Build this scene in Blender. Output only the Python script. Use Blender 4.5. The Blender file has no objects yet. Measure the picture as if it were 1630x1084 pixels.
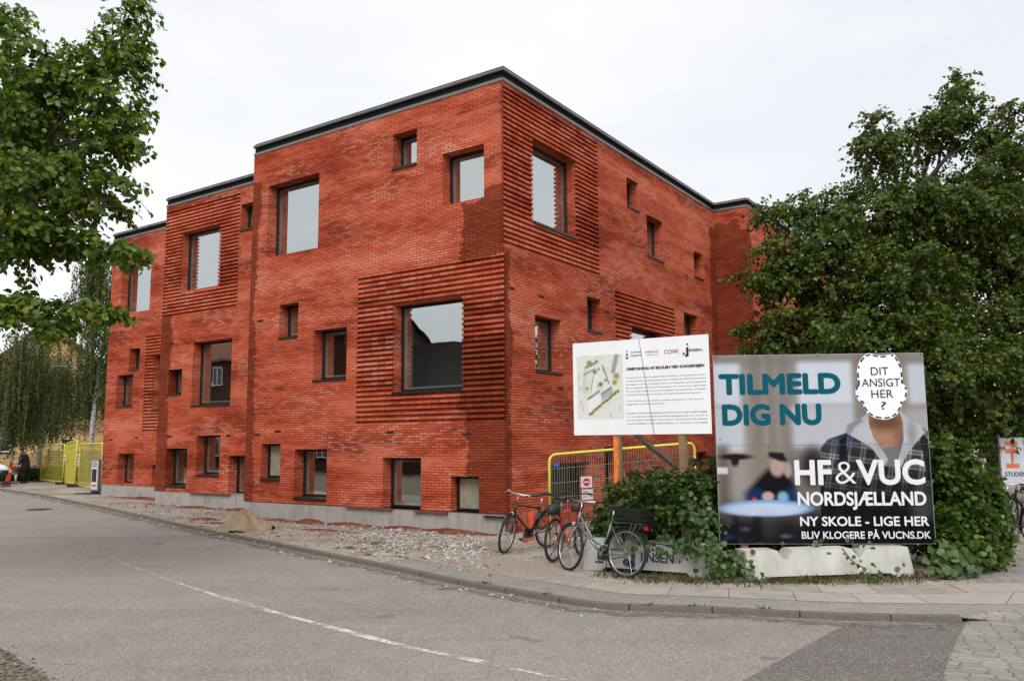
import bpy, bmesh, math, random
import numpy as np
from mathutils import Vector, Matrix, Euler
R = math.radians
random.seed(7); RNG = np.random.default_rng(11)
SC = bpy.context.scene; COL = SC.collection

# ------------------------------------------------------------------ camera
F, YAW, PITCH, ROLL = 1309.1, 0.5957983, 0.1228476, 0.0079639
EYE = Vector((0, 0, 1.92))
cp, sp, cr, sr = math.cos(PITCH), math.sin(PITCH), math.cos(ROLL), math.sin(ROLL)
FWD = Vector((0, cp, sp)); DN = Vector((0, sp, -cp)); RT = Vector((1, 0, 0))
CX = RT*cr + DN*sr; CD = DN*cr - RT*sr
cam = bpy.data.cameras.new('camera'); co = bpy.data.objects.new('camera', cam); COL.objects.link(co)
M = Matrix((CX, -CD, -FWD)).transposed().to_4x4(); M.translation = EYE
co.matrix_world = M
cam.sensor_fit = 'HORIZONTAL'; cam.sensor_width = 36; cam.lens = 36*F/1630
cam.clip_start = .05; cam.clip_end = 2000
SC.camera = co

# ------------------------------------------------------------------ sky, sun, exposure
SUN_EL, SUN_AZ = R(44), R(182)      # azimuth clockwise from +Y
w = bpy.data.worlds.new('World'); SC.world = w; w.use_nodes = True
nt = w.node_tree; nt.nodes.clear()
def wn(t, **k):
    n = nt.nodes.new(t)
    for a_, v_ in k.items(): setattr(n, a_, v_)
    return n
out = wn('ShaderNodeOutputWorld'); bg = wn('ShaderNodeBackground'); bg.inputs['Strength'].default_value = .1
sky = wn('ShaderNodeTexSky', sky_type='NISHITA', sun_disc=False); sky.sun_elevation = SUN_EL; sky.sun_rotation = SUN_AZ
tc = wn('ShaderNodeTexCoord'); mp = wn('ShaderNodeMapping'); mp.inputs['Scale'].default_value = (1.0, 1.0, 2.4); mp.inputs['Location'].default_value = (.35, .2, .1)
nz = wn('ShaderNodeTexNoise'); nz.inputs['Scale'].default_value = 1.7; nz.inputs['Detail'].default_value = 5; nz.inputs['Roughness'].default_value = .5
rp = wn('ShaderNodeValToRGB'); rp.color_ramp.elements[0].position = .36; rp.color_ramp.elements[1].position = .62
rp.color_ramp.elements[0].color = (.83, .85, .885, 1); rp.color_ramp.elements[1].color = (1, 1, 1, 1)
sc_ = wn('ShaderNodeVectorMath', operation='SCALE'); sc_.inputs['Scale'].default_value = 6.6
mx = wn('ShaderNodeMix', data_type='RGBA'); mx.inputs['Factor'].default_value = .93
L_ = nt.links.new
L_(tc.outputs['Generated'], mp.inputs['Vector']); L_(mp.outputs['Vector'], nz.inputs['Vector']); L_(nz.outputs['Fac'], rp.inputs['Fac'])
L_(rp.outputs['Color'], sc_.inputs[0]); L_(sky.outputs['Color'], mx.inputs['A']); L_(sc_.outputs['Vector'], mx.inputs['B'])
L_(mx.outputs['Result'], bg.inputs['Color']); L_(bg.outputs['Background'], out.inputs['Surface'])
sun = bpy.data.lights.new('sun', 'SUN'); sun.energy = 1.5; sun.angle = R(35); sun.color = (1, .96, .9)
so = bpy.data.objects.new('sun', sun); COL.objects.link(so)
sd = Vector((math.sin(SUN_AZ)*math.cos(SUN_EL), math.cos(SUN_AZ)*math.cos(SUN_EL), math.sin(SUN_EL)))
so.rotation_euler = sd.to_track_quat('Z', 'Y').to_euler()
vs = SC.view_settings; vs.view_transform = 'Standard'; vs.look = 'None'; vs.gamma = 1; vs.use_curve_mapping = False; vs.exposure = .72
SC.cycles.max_bounces = 6; SC.cycles.diffuse_bounces = 1; SC.cycles.transparent_max_bounces = 12

# ------------------------------------------------------------------ geometry helpers
def at(px, py, D):                 # photo pixel -> world point at forward distance D
    r = CX*((px-815)/F) + CD*((py-542)/F) + FWD
    return EYE + r*(D/r.y)
def gnd(px, py, z=0):              # photo pixel -> point on a level plane
    r = CX*((px-815)/F) + CD*((py-542)/F) + FWD
    return EYE + r*((z-EYE.z)/r.z)
def onplane(px, py, p0, n):
    r = CX*((px-815)/F) + CD*((py-542)/F) + FWD
    return EYE + r*((p0-EYE).dot(n)/r.dot(n))
def perp(d):
    d = d.normalized(); u = d.cross(Vector((0, 0, 1)))
    if u.length < .05: u = d.cross(Vector((1, 0, 0)))
    u.normalize(); return u, d.cross(u)
class MB:
    def __init__(s): s.v = []; s.f = []; s.u = []; s.m = []
    def face(s, pts, uv=None, mi=0):
        i = len(s.v); s.v += [tuple(p) for p in pts]; s.f.append(tuple(range(i, i+len(pts))))
        s.u += uv if uv else [(0, 0)]*len(pts); s.m.append(mi); return s
    def box(s, lo, hi, T=None, mi=0, uvs=True):
        x0, y0, z0 = lo; x1, y1, z1 = hi
        c = [Vector(p) for p in ((x0,y0,z0),(x1,y0,z0),(x1,y1,z0),(x0,y1,z0),(x0,y0,z1),(x1,y0,z1),(x1,y1,z1),(x0,y1,z1))]
        for q in ((0,1,5,4),(1,2,6,5),(2,3,7,6),(3,0,4,7),(4,5,6,7),(3,2,1,0)):
            p = [c[k] for k in q]
            n = (p[1]-p[0]).cross(p[2]-p[0])
            ax = max(range(3), key=lambda k: abs(n[k]))
            uv = [((a_.y, a_.z), (a_.x, a_.z), (a_.x, a_.y))[ax] for a_ in p]
            s.face([T @ a_ for a_ in p] if T else p, uv, mi)
        return s
    def tube(s, pts, r, n=6, cap=True, T=None, mi=0):
        pts = [Vector(p) for p in pts]; k = len(pts)
        rs = r if isinstance(r, (list, tuple)) else [r]*k
        base = len(s.v); u = None
        for i in range(k):
            d = (pts[min(i+1, k-1)]-pts[max(i-1, 0)])
            if d.length < 1e-9: d = Vector((0, 0, 1))
            d.normalize()
            if u is None: u, v = perp(d)
            else:
                u = u-d*u.dot(d)
                if u.length < 1e-6: u, v = perp(d)
                u.normalize(); v = d.cross(u)
            for j in range(n):
                t = 2*math.pi*j/n; p = pts[i]+(u*math.cos(t)+v*math.sin(t))*rs[i]
                s.v.append(tuple(T @ p if T else p))
        for i in range(k-1):
            for j in range(n):
                a_ = base+i*n+j; b_ = base+i*n+(j+1) % n
                s.f.append((a_, b_, b_+n, a_+n)); s.u += [(0, 0)]*4; s.m.append(mi)
        if cap:
            s.f.append(tuple(base+j for j in range(n))[::-1]); s.u += [(0, 0)]*n; s.m.append(mi)
            s.f.append(tuple(base+(k-1)*n+j for j in range(n))); s.u += [(0, 0)]*n; s.m.append(mi)
        return s
    def ring(s, c, ax, rad, r, n=36, m=6, T=None, mi=0):     # torus
        c = Vector(c); u, v = perp(Vector(ax)); ax = Vector(ax).normalized(); base = len(s.v)
        for i in range(n):
            t = 2*math.pi*i/n; o = u*math.cos(t)+v*math.sin(t)
            for j in range(m):
                q = 2*math.pi*j/m; p = c+o*(rad+r*math.cos(q))+ax*(r*math.sin(q)); s.v.append(tuple(T @ p if T else p))
        for i in range(n):
            for j in range(m):
                a_ = base+i*m+j; b_ = base+i*m+(j+1) % m; c_ = base+((i+1) % n)*m+(j+1) % m; d_ = base+((i+1) % n)*m+j
                s.f.append((a_, b_, c_, d_)); s.u += [(0, 0)]*4; s.m.append(mi)
        return s
    def loft(s, secs, n=14, T=None, mi=0):                   # secs: (centre, rx, ry) ellipses in level planes
        base = len(s.v)
        for c, rx, ry in secs:
            for j in range(n):
                t = 2*math.pi*j/n; p = Vector((c[0]+rx*math.cos(t), c[1]+ry*math.sin(t), c[2])); s.v.append(tuple(T @ p if T else p))
        for i in range(len(secs)-1):
            for j in range(n):
                a_ = base+i*n+j; b_ = base+i*n+(j+1) % n
                s.f.append((a_, b_, b_+n, a_+n)); s.u += [(0, 0)]*4; s.m.append(mi)
        s.f.append(tuple(base+j for j in range(n))[::-1]); s.u += [(0, 0)]*n; s.m.append(mi)
        e = base+(len(secs)-1)*n
        s.f.append(tuple(e+j for j in range(n))); s.u += [(0, 0)]*n; s.m.append(mi)
        return s
    def build(s, name, mats, parent=None, smooth=False, bevel=0, loc=None, rot=None):
        me = bpy.data.meshes.new(name); me.from_pydata(s.v, [], s.f)
        uvl = me.uv_layers.new(name='UVMap'); uvl.data.foreach_set('uv', np.array(s.u, dtype=np.float32).ravel())
        mats = mats if isinstance(mats, list) else [mats]
        for m_ in mats: me.materials.append(m_)
        if len(mats) > 1: me.polygons.foreach_set('material_index', s.m)
        if smooth: me.polygons.foreach_set('use_smooth', [True]*len(s.f))
        me.update()
        o = bpy.data.objects.new(name, me); COL.objects.link(o)
        if parent: o.parent = parent
        if loc is not None: o.location = loc
        if rot is not None: o.rotation_euler = rot
        if bevel:
            b_ = o.modifiers.new('bevel', 'BEVEL'); b_.width = bevel; b_.segments = 2; b_.limit_method = 'ANGLE'
        return o
def tag(o, label, cat, group=None, kind=None):
    o['label'] = label; o['category'] = cat
    if group: o['group'] = group
    if kind: o['kind'] = kind
    return o
def thing(name, label, cat, loc=(0, 0, 0), rot=(0, 0, 0), group=None):
    o = bpy.data.objects.new(name, None); COL.objects.link(o); o.location = loc; o.rotation_euler = rot
    o.empty_display_size = .2
    return tag(o, label, cat, group)
def struct(o, kind='structure'): o['kind'] = kind; return o
def copy_tree(o, parent=None):
    c = o.copy(); COL.objects.link(c)
    if parent: c.parent = parent
    for ch in list(o.children): copy_tree(ch, c)
    return c
def figure(name, joints, edges, mat, parent, sub=2):         # one continuous skinned surface
    me = bpy.data.meshes.new(name); me.from_pydata([j[0] for j in joints], edges, [])
    o = bpy.data.objects.new(name, me); COL.objects.link(o)
    sk = o.modifiers.new('skin', 'SKIN'); me.skin_vertices.new(name='') if not me.skin_vertices else None
    sv = me.skin_vertices[0].data
    for i, j in enumerate(joints): sv[i].radius = j[1] if isinstance(j[1], tuple) else (j[1], j[1]); sv[i].use_root = (i == 0)
    ss = o.modifiers.new('sub', 'SUBSURF'); ss.levels = sub; ss.render_levels = sub
    dg = bpy.context.evaluated_depsgraph_get(); m2 = bpy.data.meshes.new_from_object(o.evaluated_get(dg))
    bpy.data.objects.remove(o); m2.materials.clear(); m2.materials.append(mat)
    m2.polygons.foreach_set('use_smooth', [True]*len(m2.polygons))
    o = bpy.data.objects.new(name, m2); COL.objects.link(o); o.parent = parent
    return o

# ------------------------------------------------------------------ material helpers
class Mat:
    def __init__(s, name):
        s.m = bpy.data.materials.new(name); s.m.use_nodes = True; s.t = s.m.node_tree; s.b = s.t.nodes['Principled BSDF']
    def n(s, t, ins=None, **k):
        o = s.t.nodes.new(t)
        for a_, v_ in k.items(): setattr(o, a_, v_)
        for a_, v_ in (ins or {}).items():
            if hasattr(v_, 'is_output'): s.t.links.new(v_, o.inputs[a_])
            else: o.inputs[a_].default_value = v_
        return o
    def l(s, a_, b_): s.t.links.new(a_, b_)
    def set(s, **k):
        for a_, v_ in k.items():
            key = {'base': 'Base Color', 'rough': 'Roughness', 'normal': 'Normal', 'metal': 'Metallic', 'spec': 'Specular IOR Level', 'alpha': 'Alpha'}[a_]
            if hasattr(v_, 'is_output'): s.l(v_, s.b.inputs[key])
            else: s.b.inputs[key].default_value = v_
        return s
    def noise(s, vec, scale, detail=4, rough=.55, dist=0):
        i = {'Scale': scale, 'Detail': detail, 'Roughness': rough, 'Distortion': dist}
        if vec is not None: i['Vector'] = vec
        return s.n('ShaderNodeTexNoise', i).outputs['Fac']
    def ramp(s, fac, stops):
        r = s.n('ShaderNodeValToRGB', {'Fac': fac}); e = r.color_ramp.elements
        while len(e) < len(stops): e.new(.5)
        for x, (p, c) in zip(e, stops):
            x.position = p; x.color = tuple(c)+(1,) if isinstance(c, (list, tuple)) else (c, c, c, 1)
        return r.outputs['Color']
    def mix(s, fac, a_, b_, blend='MIX'):
        f4 = lambda c: tuple(c)+(1,) if isinstance(c, (list, tuple)) and len(c) == 3 else c
        o = s.n('ShaderNodeMix', data_type='RGBA', blend_type=blend)
        for key, v_ in ((0, fac), (6, f4(a_)), (7, f4(b_))):
            if hasattr(v_, 'is_output'): s.l(v_, o.inputs[key])
            else: o.inputs[key].default_value = v_
        return o.outputs[2]
    def math(s, op, a_, b_=0., c_=0., clamp=False):
        o = s.n('ShaderNodeMath', operation=op, use_clamp=clamp)
        for i, v_ in enumerate((a_, b_, c_)):
            if hasattr(v_, 'is_output'): s.l(v_, o.inputs[i])
            else: o.inputs[i].default_value = v_
        return o.outputs[0]
    def map(s, vec, scale=(1, 1, 1), loc=(0, 0, 0), rot=(0, 0, 0)):
        return s.n('ShaderNodeMapping', {'Vector': vec, 'Scale': scale, 'Location': loc, 'Rotation': rot}).outputs[0]
    def coord(s, k='Object'): return s.n('ShaderNodeTexCoord').outputs[k]
    def uv(s): return s.n('ShaderNodeUVMap').outputs[0]
    def bump(s, h, strength=.3, dist=.01): return s.n('ShaderNodeBump', {'Height': h, 'Strength': strength, 'Distance': dist}).outputs[0]
def plain(name, col, rough=.5, metal=0, var=.25, scale=9, bump=0, spec=.5):
    m = Mat(name); v = m.coord(); n_ = m.noise(v, scale, 5)
    lo = tuple(c*(1-var) for c in col); hi = tuple(min(1, c*(1+var)) for c in col)
    m.set(base=m.ramp(n_, [(.3, lo), (.7, hi)]), rough=rough, metal=metal, spec=spec)
    if bump: m.set(normal=m.bump(m.noise(v, scale*8, 3), bump, .01))
    return m.m
def vcol(name, rough=.45):
    m = Mat(name); a_ = m.n('ShaderNodeVertexColor', layer_name='print').outputs[0]; m.set(base=a_, rough=rough, spec=.12); return m.m
# ------------------------------------------------------------------ materials
def brick_mat(name, dark=(), tint=None, seed=0., flecks=1.):
    """limewashed red brick; dark = boxes (u0,u1,z0,z1) still bare of the lighter wash"""
    m = Mat(name); uv = m.uv(); off = m.map(uv, loc=(seed*3.7, 0, 0))
    bt = m.n('ShaderNodeTexBrick', {'Vector': uv, 'Color1': (0, 0, 0, 1), 'Color2': (1, 1, 1, 1), 'Mortar': (.5, .5, .5, 1), 'Scale': 1., 'Mortar Size': .010, 'Mortar Smooth': .25,
                                    'Brick Width': .24, 'Row Height': .06, 'Bias': 0.})
    bt.offset = .5
    per, mor = bt.outputs['Color'], bt.outputs['Fac']
    sx = m.n('ShaderNodeSeparateXYZ', {'Vector': uv}); U, Z = sx.outputs[0], sx.outputs[1]
    big = m.noise(m.map(off, (.16, .55, 1)), 1.6, 6, .62)
    band = m.noise(m.map(off, (.035, .95, 1)), 1.3, 5, .6, .4)
    mid = m.noise(m.map(off, (.8, 2.2, 1)), 1.5, 5, .65)
    fine = m.noise(uv, 38, 4, .7)
    f = m.math('MULTIPLY_ADD', big, .55, m.math('MULTIPLY_ADD', band, .6, m.math('MULTIPLY_ADD', mid, .35, m.math('MULTIPLY_ADD', per, .085, -.297))))
    if tint: lo, md, hi, hh = tint
    else: lo, md, hi, hh = (.26, .041, .019), (.445, .078, .037), (.565, .124, .064), (.66, .205, .128)
    c = m.ramp(f, [(.39, lo), (.475, md), (.565, hi), (.66, hh)])
    c = m.mix(m.math('MULTIPLY', m.math('SUBTRACT', fine, .5), .5), c, (.75, .3, .2))
    # chalky efflorescence on single bricks, in drifts
    drift = m.noise(m.map(off, (.42, 1.0, 1), (9, 4, 0)), .9, 4, .6)
    eff = m.math('MULTIPLY', m.math('GREATER_THAN', per, .48), m.math('MULTIPLY', m.math('SUBTRACT', drift, .47), 6.0, clamp=True))
    eff = m.math('MULTIPLY', eff, m.math('MULTIPLY', m.math('SUBTRACT', m.noise(uv, 16, 3, .7), .38), 3.5, clamp=True), clamp=True)
    c = m.mix(m.math('MULTIPLY', eff, .6*flecks), c, (.68, .38, .29))
    # trowelled smears of wash, in level bands, that hide the joints
    smr = m.math('MULTIPLY', m.math('SUBTRACT', m.noise(m.map(off, (.20, .85, 1), (3, 11, 0)), 1.5, 7, .68, .3), .535), 12., 0, True)
    c = m.mix(m.math('MULTIPLY', smr, .62), c, (lo if False else tuple(.55*x+.45*y for x, y in zip(hi, hh))))
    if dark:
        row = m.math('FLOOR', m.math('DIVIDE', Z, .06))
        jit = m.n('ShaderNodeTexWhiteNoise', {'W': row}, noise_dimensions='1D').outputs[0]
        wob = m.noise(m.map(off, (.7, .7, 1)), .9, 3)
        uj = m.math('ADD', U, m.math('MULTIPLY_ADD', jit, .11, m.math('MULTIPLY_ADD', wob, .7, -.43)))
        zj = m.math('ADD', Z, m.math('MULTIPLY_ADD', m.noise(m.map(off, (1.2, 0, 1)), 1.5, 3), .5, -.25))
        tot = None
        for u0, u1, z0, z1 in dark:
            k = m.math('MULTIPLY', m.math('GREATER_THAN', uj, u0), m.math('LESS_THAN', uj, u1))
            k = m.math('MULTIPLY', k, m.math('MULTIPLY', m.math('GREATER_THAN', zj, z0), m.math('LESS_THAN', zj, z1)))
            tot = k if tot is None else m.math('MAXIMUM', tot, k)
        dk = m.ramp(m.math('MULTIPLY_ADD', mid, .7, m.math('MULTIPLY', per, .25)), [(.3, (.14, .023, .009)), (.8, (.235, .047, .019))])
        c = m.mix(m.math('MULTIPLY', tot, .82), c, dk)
    c = m.mix(m.math('MULTIPLY', mor, m.math('MULTIPLY_ADD', smr, -.55, .84)), c, m.mix(1., c, (.33, .24, .22), 'MULTIPLY'))
    h = m.math('MULTIPLY_ADD', fine, .25, m.math('MULTIPLY_ADD', per, .3, m.math('SUBTRACT', 1., mor)))
    m.set(base=c, rough=.92, spec=.1, normal=m.bump(h, .8, .012))
    return m.m
MT = {}
MT['coping'] = plain('zinc_strip', (.19, .18, .18), .45, .5, .12, 3)
MT['gutter'] = plain('dark_zinc', (.11, .103, .10), .4, .5, .2, 2)
MT['tar_gap_shade'] = plain('roof_felt_gap_shade', (.012, .012, .012), .9, spec=.1)  # felt of the flat roof, also the painted shade of the eaves gap
MT['frame'] = plain('dark_bronze_frame', (.014, .012, .011), .4, .3, .2)
MT['sash'] = plain('grey_green_sash', (.52, .57, .52), .5, 0, .06)
MT['lining'] = plain('pale_plywood', (.62, .55, .40), .7, 0, .1, 6)
MT['sill'] = plain('dark_metal_sill', (.028, .021, .019), .38, .4, .3, 4)
MT['room'] = plain('room_plaster', (.20, .19, .175), .9, 0, .1)
MT['hole'] = plain('vent_black', (.008, .006, .006), .9)
MT['dark'] = plain('dark_opening', (.010, .010, .009), .35)
MT['board'] = plain('glazing_board', (.30, .275, .20), .25, 0, .22, 3)
def glass_mat(name, refl, tint):
    m = Mat(name); t = m.t; t.nodes.remove(m.b)
    tr = m.n('ShaderNodeBsdfTransparent', {'Color': tint+(1,)}); gl = m.n('ShaderNodeBsdfGlossy', {'Roughness': .004, 'Color': (.93, .98, .98, 1)})
    lw = m.n('ShaderNodeLayerWeight', {'Blend': .35}).outputs['Facing']
    mxn = m.n('ShaderNodeMixShader', {0: m.math('MULTIPLY_ADD', lw, .35, refl)}); m.l(tr.outputs[0], mxn.inputs[1]); m.l(gl.outputs[0], mxn.inputs[2])
    bmp = m.bump(m.noise(m.coord(), .8, 2), .045, .05); m.l(bmp, gl.inputs['Normal'])
    m.l(mxn.outputs[0], t.nodes['Material Output'].inputs['Surface']); return m.m
MT['glass'] = glass_mat('coated_glass', .45, (.80, .85, .82))
def concrete_mat(name, base=(.36, .34, .32), stain=True):
    m = Mat(name); v = m.coord(); n1 = m.noise(v, 1.3, 6, .65); n2 = m.noise(m.map(v, (6, 6, .7)), 1.1, 4, .6); n3 = m.noise(v, 45, 3, .7)
    c = m.ramp(m.math('MULTIPLY_ADD', n2, .5, m.math('MULTIPLY', n1, .6)), [(.36, tuple(b_*.62 for b_ in base)), (.52, base), (.72, tuple(b_*1.25 for b_ in base))])
    vo = m.n('ShaderNodeTexVoronoi', {'Vector': v, 'Scale': 13.}, feature='F1').outputs['Distance']
    pit = m.math('LESS_THAN', vo, .12)
    c = m.mix(m.math('MULTIPLY', pit, .45), c, (.12, .11, .1))
    m.set(base=c, rough=.9, normal=m.bump(m.math('SUBTRACT', n3, m.math('MULTIPLY', pit, .8)), .5, .008)); return m.m
MT['plinth'] = concrete_mat('plinth_render', (.33, .30, .28))
MT['zinc'] = plain('weathered_zinc', (.16, .152, .155), .45, .3, .2, 3)

# ------------------------------------------------------------------ the red brick school
CORNER = gnd(805, 850); CORNER.z = 0
BR = math.atan2(-math.sin(YAW), math.cos(YAW))
school = thing('brick_school', 'large three storey red brick building with stepped facade, corbelled brick panels and deep square windows', 'building', CORNER, (0, 0, BR))
TOPZ, BASEZ, REV = 10.02, .41, .30
def wall(mat, O, du, n, U, Z, opens=(), panels=(), rev=REV, extra=()):
    """brick face with real openings, reveals and corbelled panels; u runs along du from O"""
    O, du, n = Vector(O), Vector(du), Vector(n); b = MB(); DP = .068
    P = lambda u, z, d=0.: O+du*u+Vector((0, 0, z))-n*d
    us = sorted(set([U[0], U[1]]+[x for r in list(opens)+list(panels) for x in r[:2] if U[0] <= x <= U[1]]))
    zs = sorted(set([Z[0], Z[1]]+[x for r in list(opens)+list(panels) for x in r[2:4] if Z[0] <= x <= Z[1]]))
    ins = lambda u, z, rs: any(r[0] < u < r[1] and r[2] < z < r[3] for r in rs)
    for i in range(len(us)-1):
        for j in range(len(zs)-1):
            u0, u1, z0, z1 = us[i], us[i+1], zs[j], zs[j+1]; um, zm = (u0+u1)/2, (z0+z1)/2
            if ins(um, zm, opens): continue
            d = DP if ins(um, zm, panels) else 0
            b.face([P(u0, z0, d), P(u1, z0, d), P(u1, z1, d), P(u0, z1, d)], [(u0, z0), (u1, z0), (u1, z1), (u0, z1)])
    for u0, u1, z0, z1 in opens:
        d0 = DP if ins((u0+u1)/2, (z0+z1)/2, panels) else 0
        for A, B_ in (((u0, z0), (u0, z1)), ((u1, z0), (u1, z1)), ((u0, z0), (u1, z0)), ((u0, z1), (u1, z1))):
            vert = A[0] == B_[0]
            uv = [(A[0]+d0, A[1]), (A[0]+rev+.1, A[1]), (A[0]+rev+.1, B_[1]), (A[0]+d0, B_[1])] if vert else [(A[0], A[1]+d0), (A[0], A[1]+rev+.1), (B_[0], A[1]+rev+.1), (B_[0], A[1]+d0)]
            b.face([P(*A, d0), P(*A, rev+.1), P(*B_, rev+.1), P(*B_, d0)], uv)
    for u0, u1, z0, z1 in panels:                                    # back edges + slats
        for A, B_ in (((u0, z0), (u0, z1)), ((u1, z0), (u1, z1)), ((u0, z0), (u1, z0)), ((u0, z1), (u1, z1))):
            b.face([P(*A, 0), P(*A, DP), P(*B_, DP), P(*B_, 0)], [(A[0], A[1]), (A[0]+DP, A[1]), (B_[0]+DP, B_[1]), (B_[0], B_[1])])
        k = 0
        nrow = int(round((z1-z0)/.12)); st = (z1-z0)/nrow
        while k < nrow:
            s0 = z0+k*st+.058; s1 = z0+(k+1)*st
            if k == nrow-1: s1 -= .004
            segs = [(u0+.002, u1-.002)]
            for o in opens:
                if o[2] < (s0+s1)/2 < o[3]:
                    segs = [q for a_, c_ in segs for q in ((a_, min(c_, o[0]-.004)), (max(a_, o[1]+.004), c_)) if q[1]-q[0] > .03]
            for a_, c_ in segs:
                jj = random.uniform(-.004, .003)
                f0, f1 = -jj, DP
                ring = [(a_, s0), (c_, s0), (c_, s1), (a_, s1)]
                zq = math.floor(s0/.06)*.06+.06
                mapz = lambda z: zq+.004+(z-s0)/(s1-s0)*.052
                b.face([P(u, z, f0) for u, z in ring], [(u, mapz(z)) for u, z in ring])
                b.face([P(a_, s0, f0), P(c_, s0, f0), P(c_, s0, f1), P(a_, s0, f1)], [(a_, zq+.02), (c_, zq+.02), (c_, zq+.03), (a_, zq+.03)])
                b.face([P(a_, s1, f0), P(c_, s1, f0), P(c_, s1, f1), P(a_, s1, f1)], [(a_, zq+.02), (c_, zq+.02), (c_, zq+.03), (a_, zq+.03)])
                for u in (a_, c_):
                    b.face([P(u, s0, f0), P(u, s1, f0), P(u, s1, f1), P(u, s0, f1)], [(u, mapz(s0)), (u, mapz(s1)), (u+.05, mapz(s1)), (u+.05, mapz(s0))])
            k += 1
    return b.build('brick_wall', mat, school)
def window(O, du, n, rect, kind='plain', sill=True, d=REV, flip=1):
    """kind: plain | board. flip=+1 when the jamb lining shows on the high-u side"""
    O, du, n = Vector(O), Vector(du), Vector(n); u0, u1, z0, z1 = rect
    T = Matrix((du, -n, Vector((0, 0, 1)))).transposed().to_4x4(); T.translation = O    # local: u, depth, z
    fr = MB(); t = .055; g = .004
    u0 += g; u1 -= g; z0 += g; z1 -= g
    zb = z0+(.05 if sill else 0)
    for lo, hi in (((u0, d, zb), (u0+t, d+.09, z1)), ((u1-t, d, zb), (u1, d+.09, z1)), ((u0+t, d, z1-t), (u1-t, d+.09, z1)), ((u0+t, d, zb), (u1-t, d+.09, zb+t))):
        fr.box(lo, hi, T)
    fo = fr.build('window', MT['frame'], school, bevel=.006)
    p = MB(); y = d+.045
    p.face([T @ Vector(q) for q in ((u0+t, y, zb+t), (u1-t, y, zb+t), (u1-t, y, z1-t), (u0+t, y, z1-t))])
    p.build('pane', MT[{'board': 'board', 'dark': 'dark'}.get(kind, 'glass')], fo)
    if kind == 'plain':
        s_ = MB(); t2 = .05; a0, a1, b0, b1 = u0+t, u1-t, zb+t, z1-t; y0, y1 = d+.06, d+.12
        for lo, hi in (((a0, y0, b0), (a0+t2, y1, b1)), ((a1-t2, y0, b0), (a1, y1, b1)), ((a0+t2, y0, b1-t2), (a1-t2, y1, b1)), ((a0+t2, y0, b0), (a1-t2, y1, b0+t2))): s_.box(lo, hi, T)
        s_.build('sash', MT['sash'], fo)
        l_ = MB(); e = .30; y0, y1 = d+.122, d+.122+e
        for q in (((u0, y0, z0), (u0, y1, z0), (u0, y1, z1), (u0, y0, z1)), ((u1, y0, z0), (u1, y1, z0), (u1, y1, z1), (u1, y0, z1)),
                  ((u0, y0, z1), (u0, y1, z1), (u1, y1, z1), (u1, y0, z1)), ((u0, y0, z0), (u0, y1, z0), (u1, y1, z0), (u1, y0, z0))): l_.face([T @ Vector(k) for k in q])
        l_.build('lining', MT['lining'], fo)
        r_ = MB(); y0, y1 = d+.122+e, d+1.3; x0, x1, c0, c1 = u0-.25, u1+.25, z0-.2, z1+.2
        for q in (((x0, y0, c0), (x0, y1, c0), (x0, y1, c1), (x0, y0, c1)), ((x1, y0, c0), (x1, y1, c0), (x1, y1, c1), (x1, y0, c1)),
                  ((x0, y0, c1), (x0, y1, c1), (x1, y1, c1), (x1, y0, c1)), ((x0, y0, c0), (x0, y1, c0), (x1, y1, c0), (x1, y0, c0)), ((x0, y1, c0), (x1, y1, c0), (x1, y1, c1), (x0, y1, c1))): r_.face([T @ Vector(k) for k in q])
        r_.build('interior', MT['room'], fo)
    if sill:
        s_ = MB(); h = .085 if sill is True else sill; pr = -.035
        c = [Vector(q) for q in ((u0-.002, pr, z0-h+.06), (u1+.002, pr, z0-h+.06), (u1+.002, d+.05, z0-h+.085), (u0-.002, d+.05, z0-h+.085), (u0-.002, pr, z0+.03), (u1+.002, pr, z0+.03), (u1+.002, d+.05, z0+.055), (u0-.002, d+.05, z0+.055))]
        c = [T @ q for q in c]
        for q in ((0,1,5,4),(1,2,6,5),(2,3,7,6),(3,0,4,7),(4,5,6,7),(3,2,1,0)): s_.face([c[k] for k in q])
        s_.build('sill', MT['sill'], fo, bevel=.005)
    return fo
def vent(O, du, n, u, z):
    O, du, n = Vector(O), Vector(du), Vector(n); T = Matrix((du, -n, Vector((0, 0, 1)))).transposed().to_4x4(); T.translation = O
    b = MB(); b.box((u-.115, -.003, z-.03), (u+.115, .05, z+.03), T); b.build('air_vent', MT['hole'], school)
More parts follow.
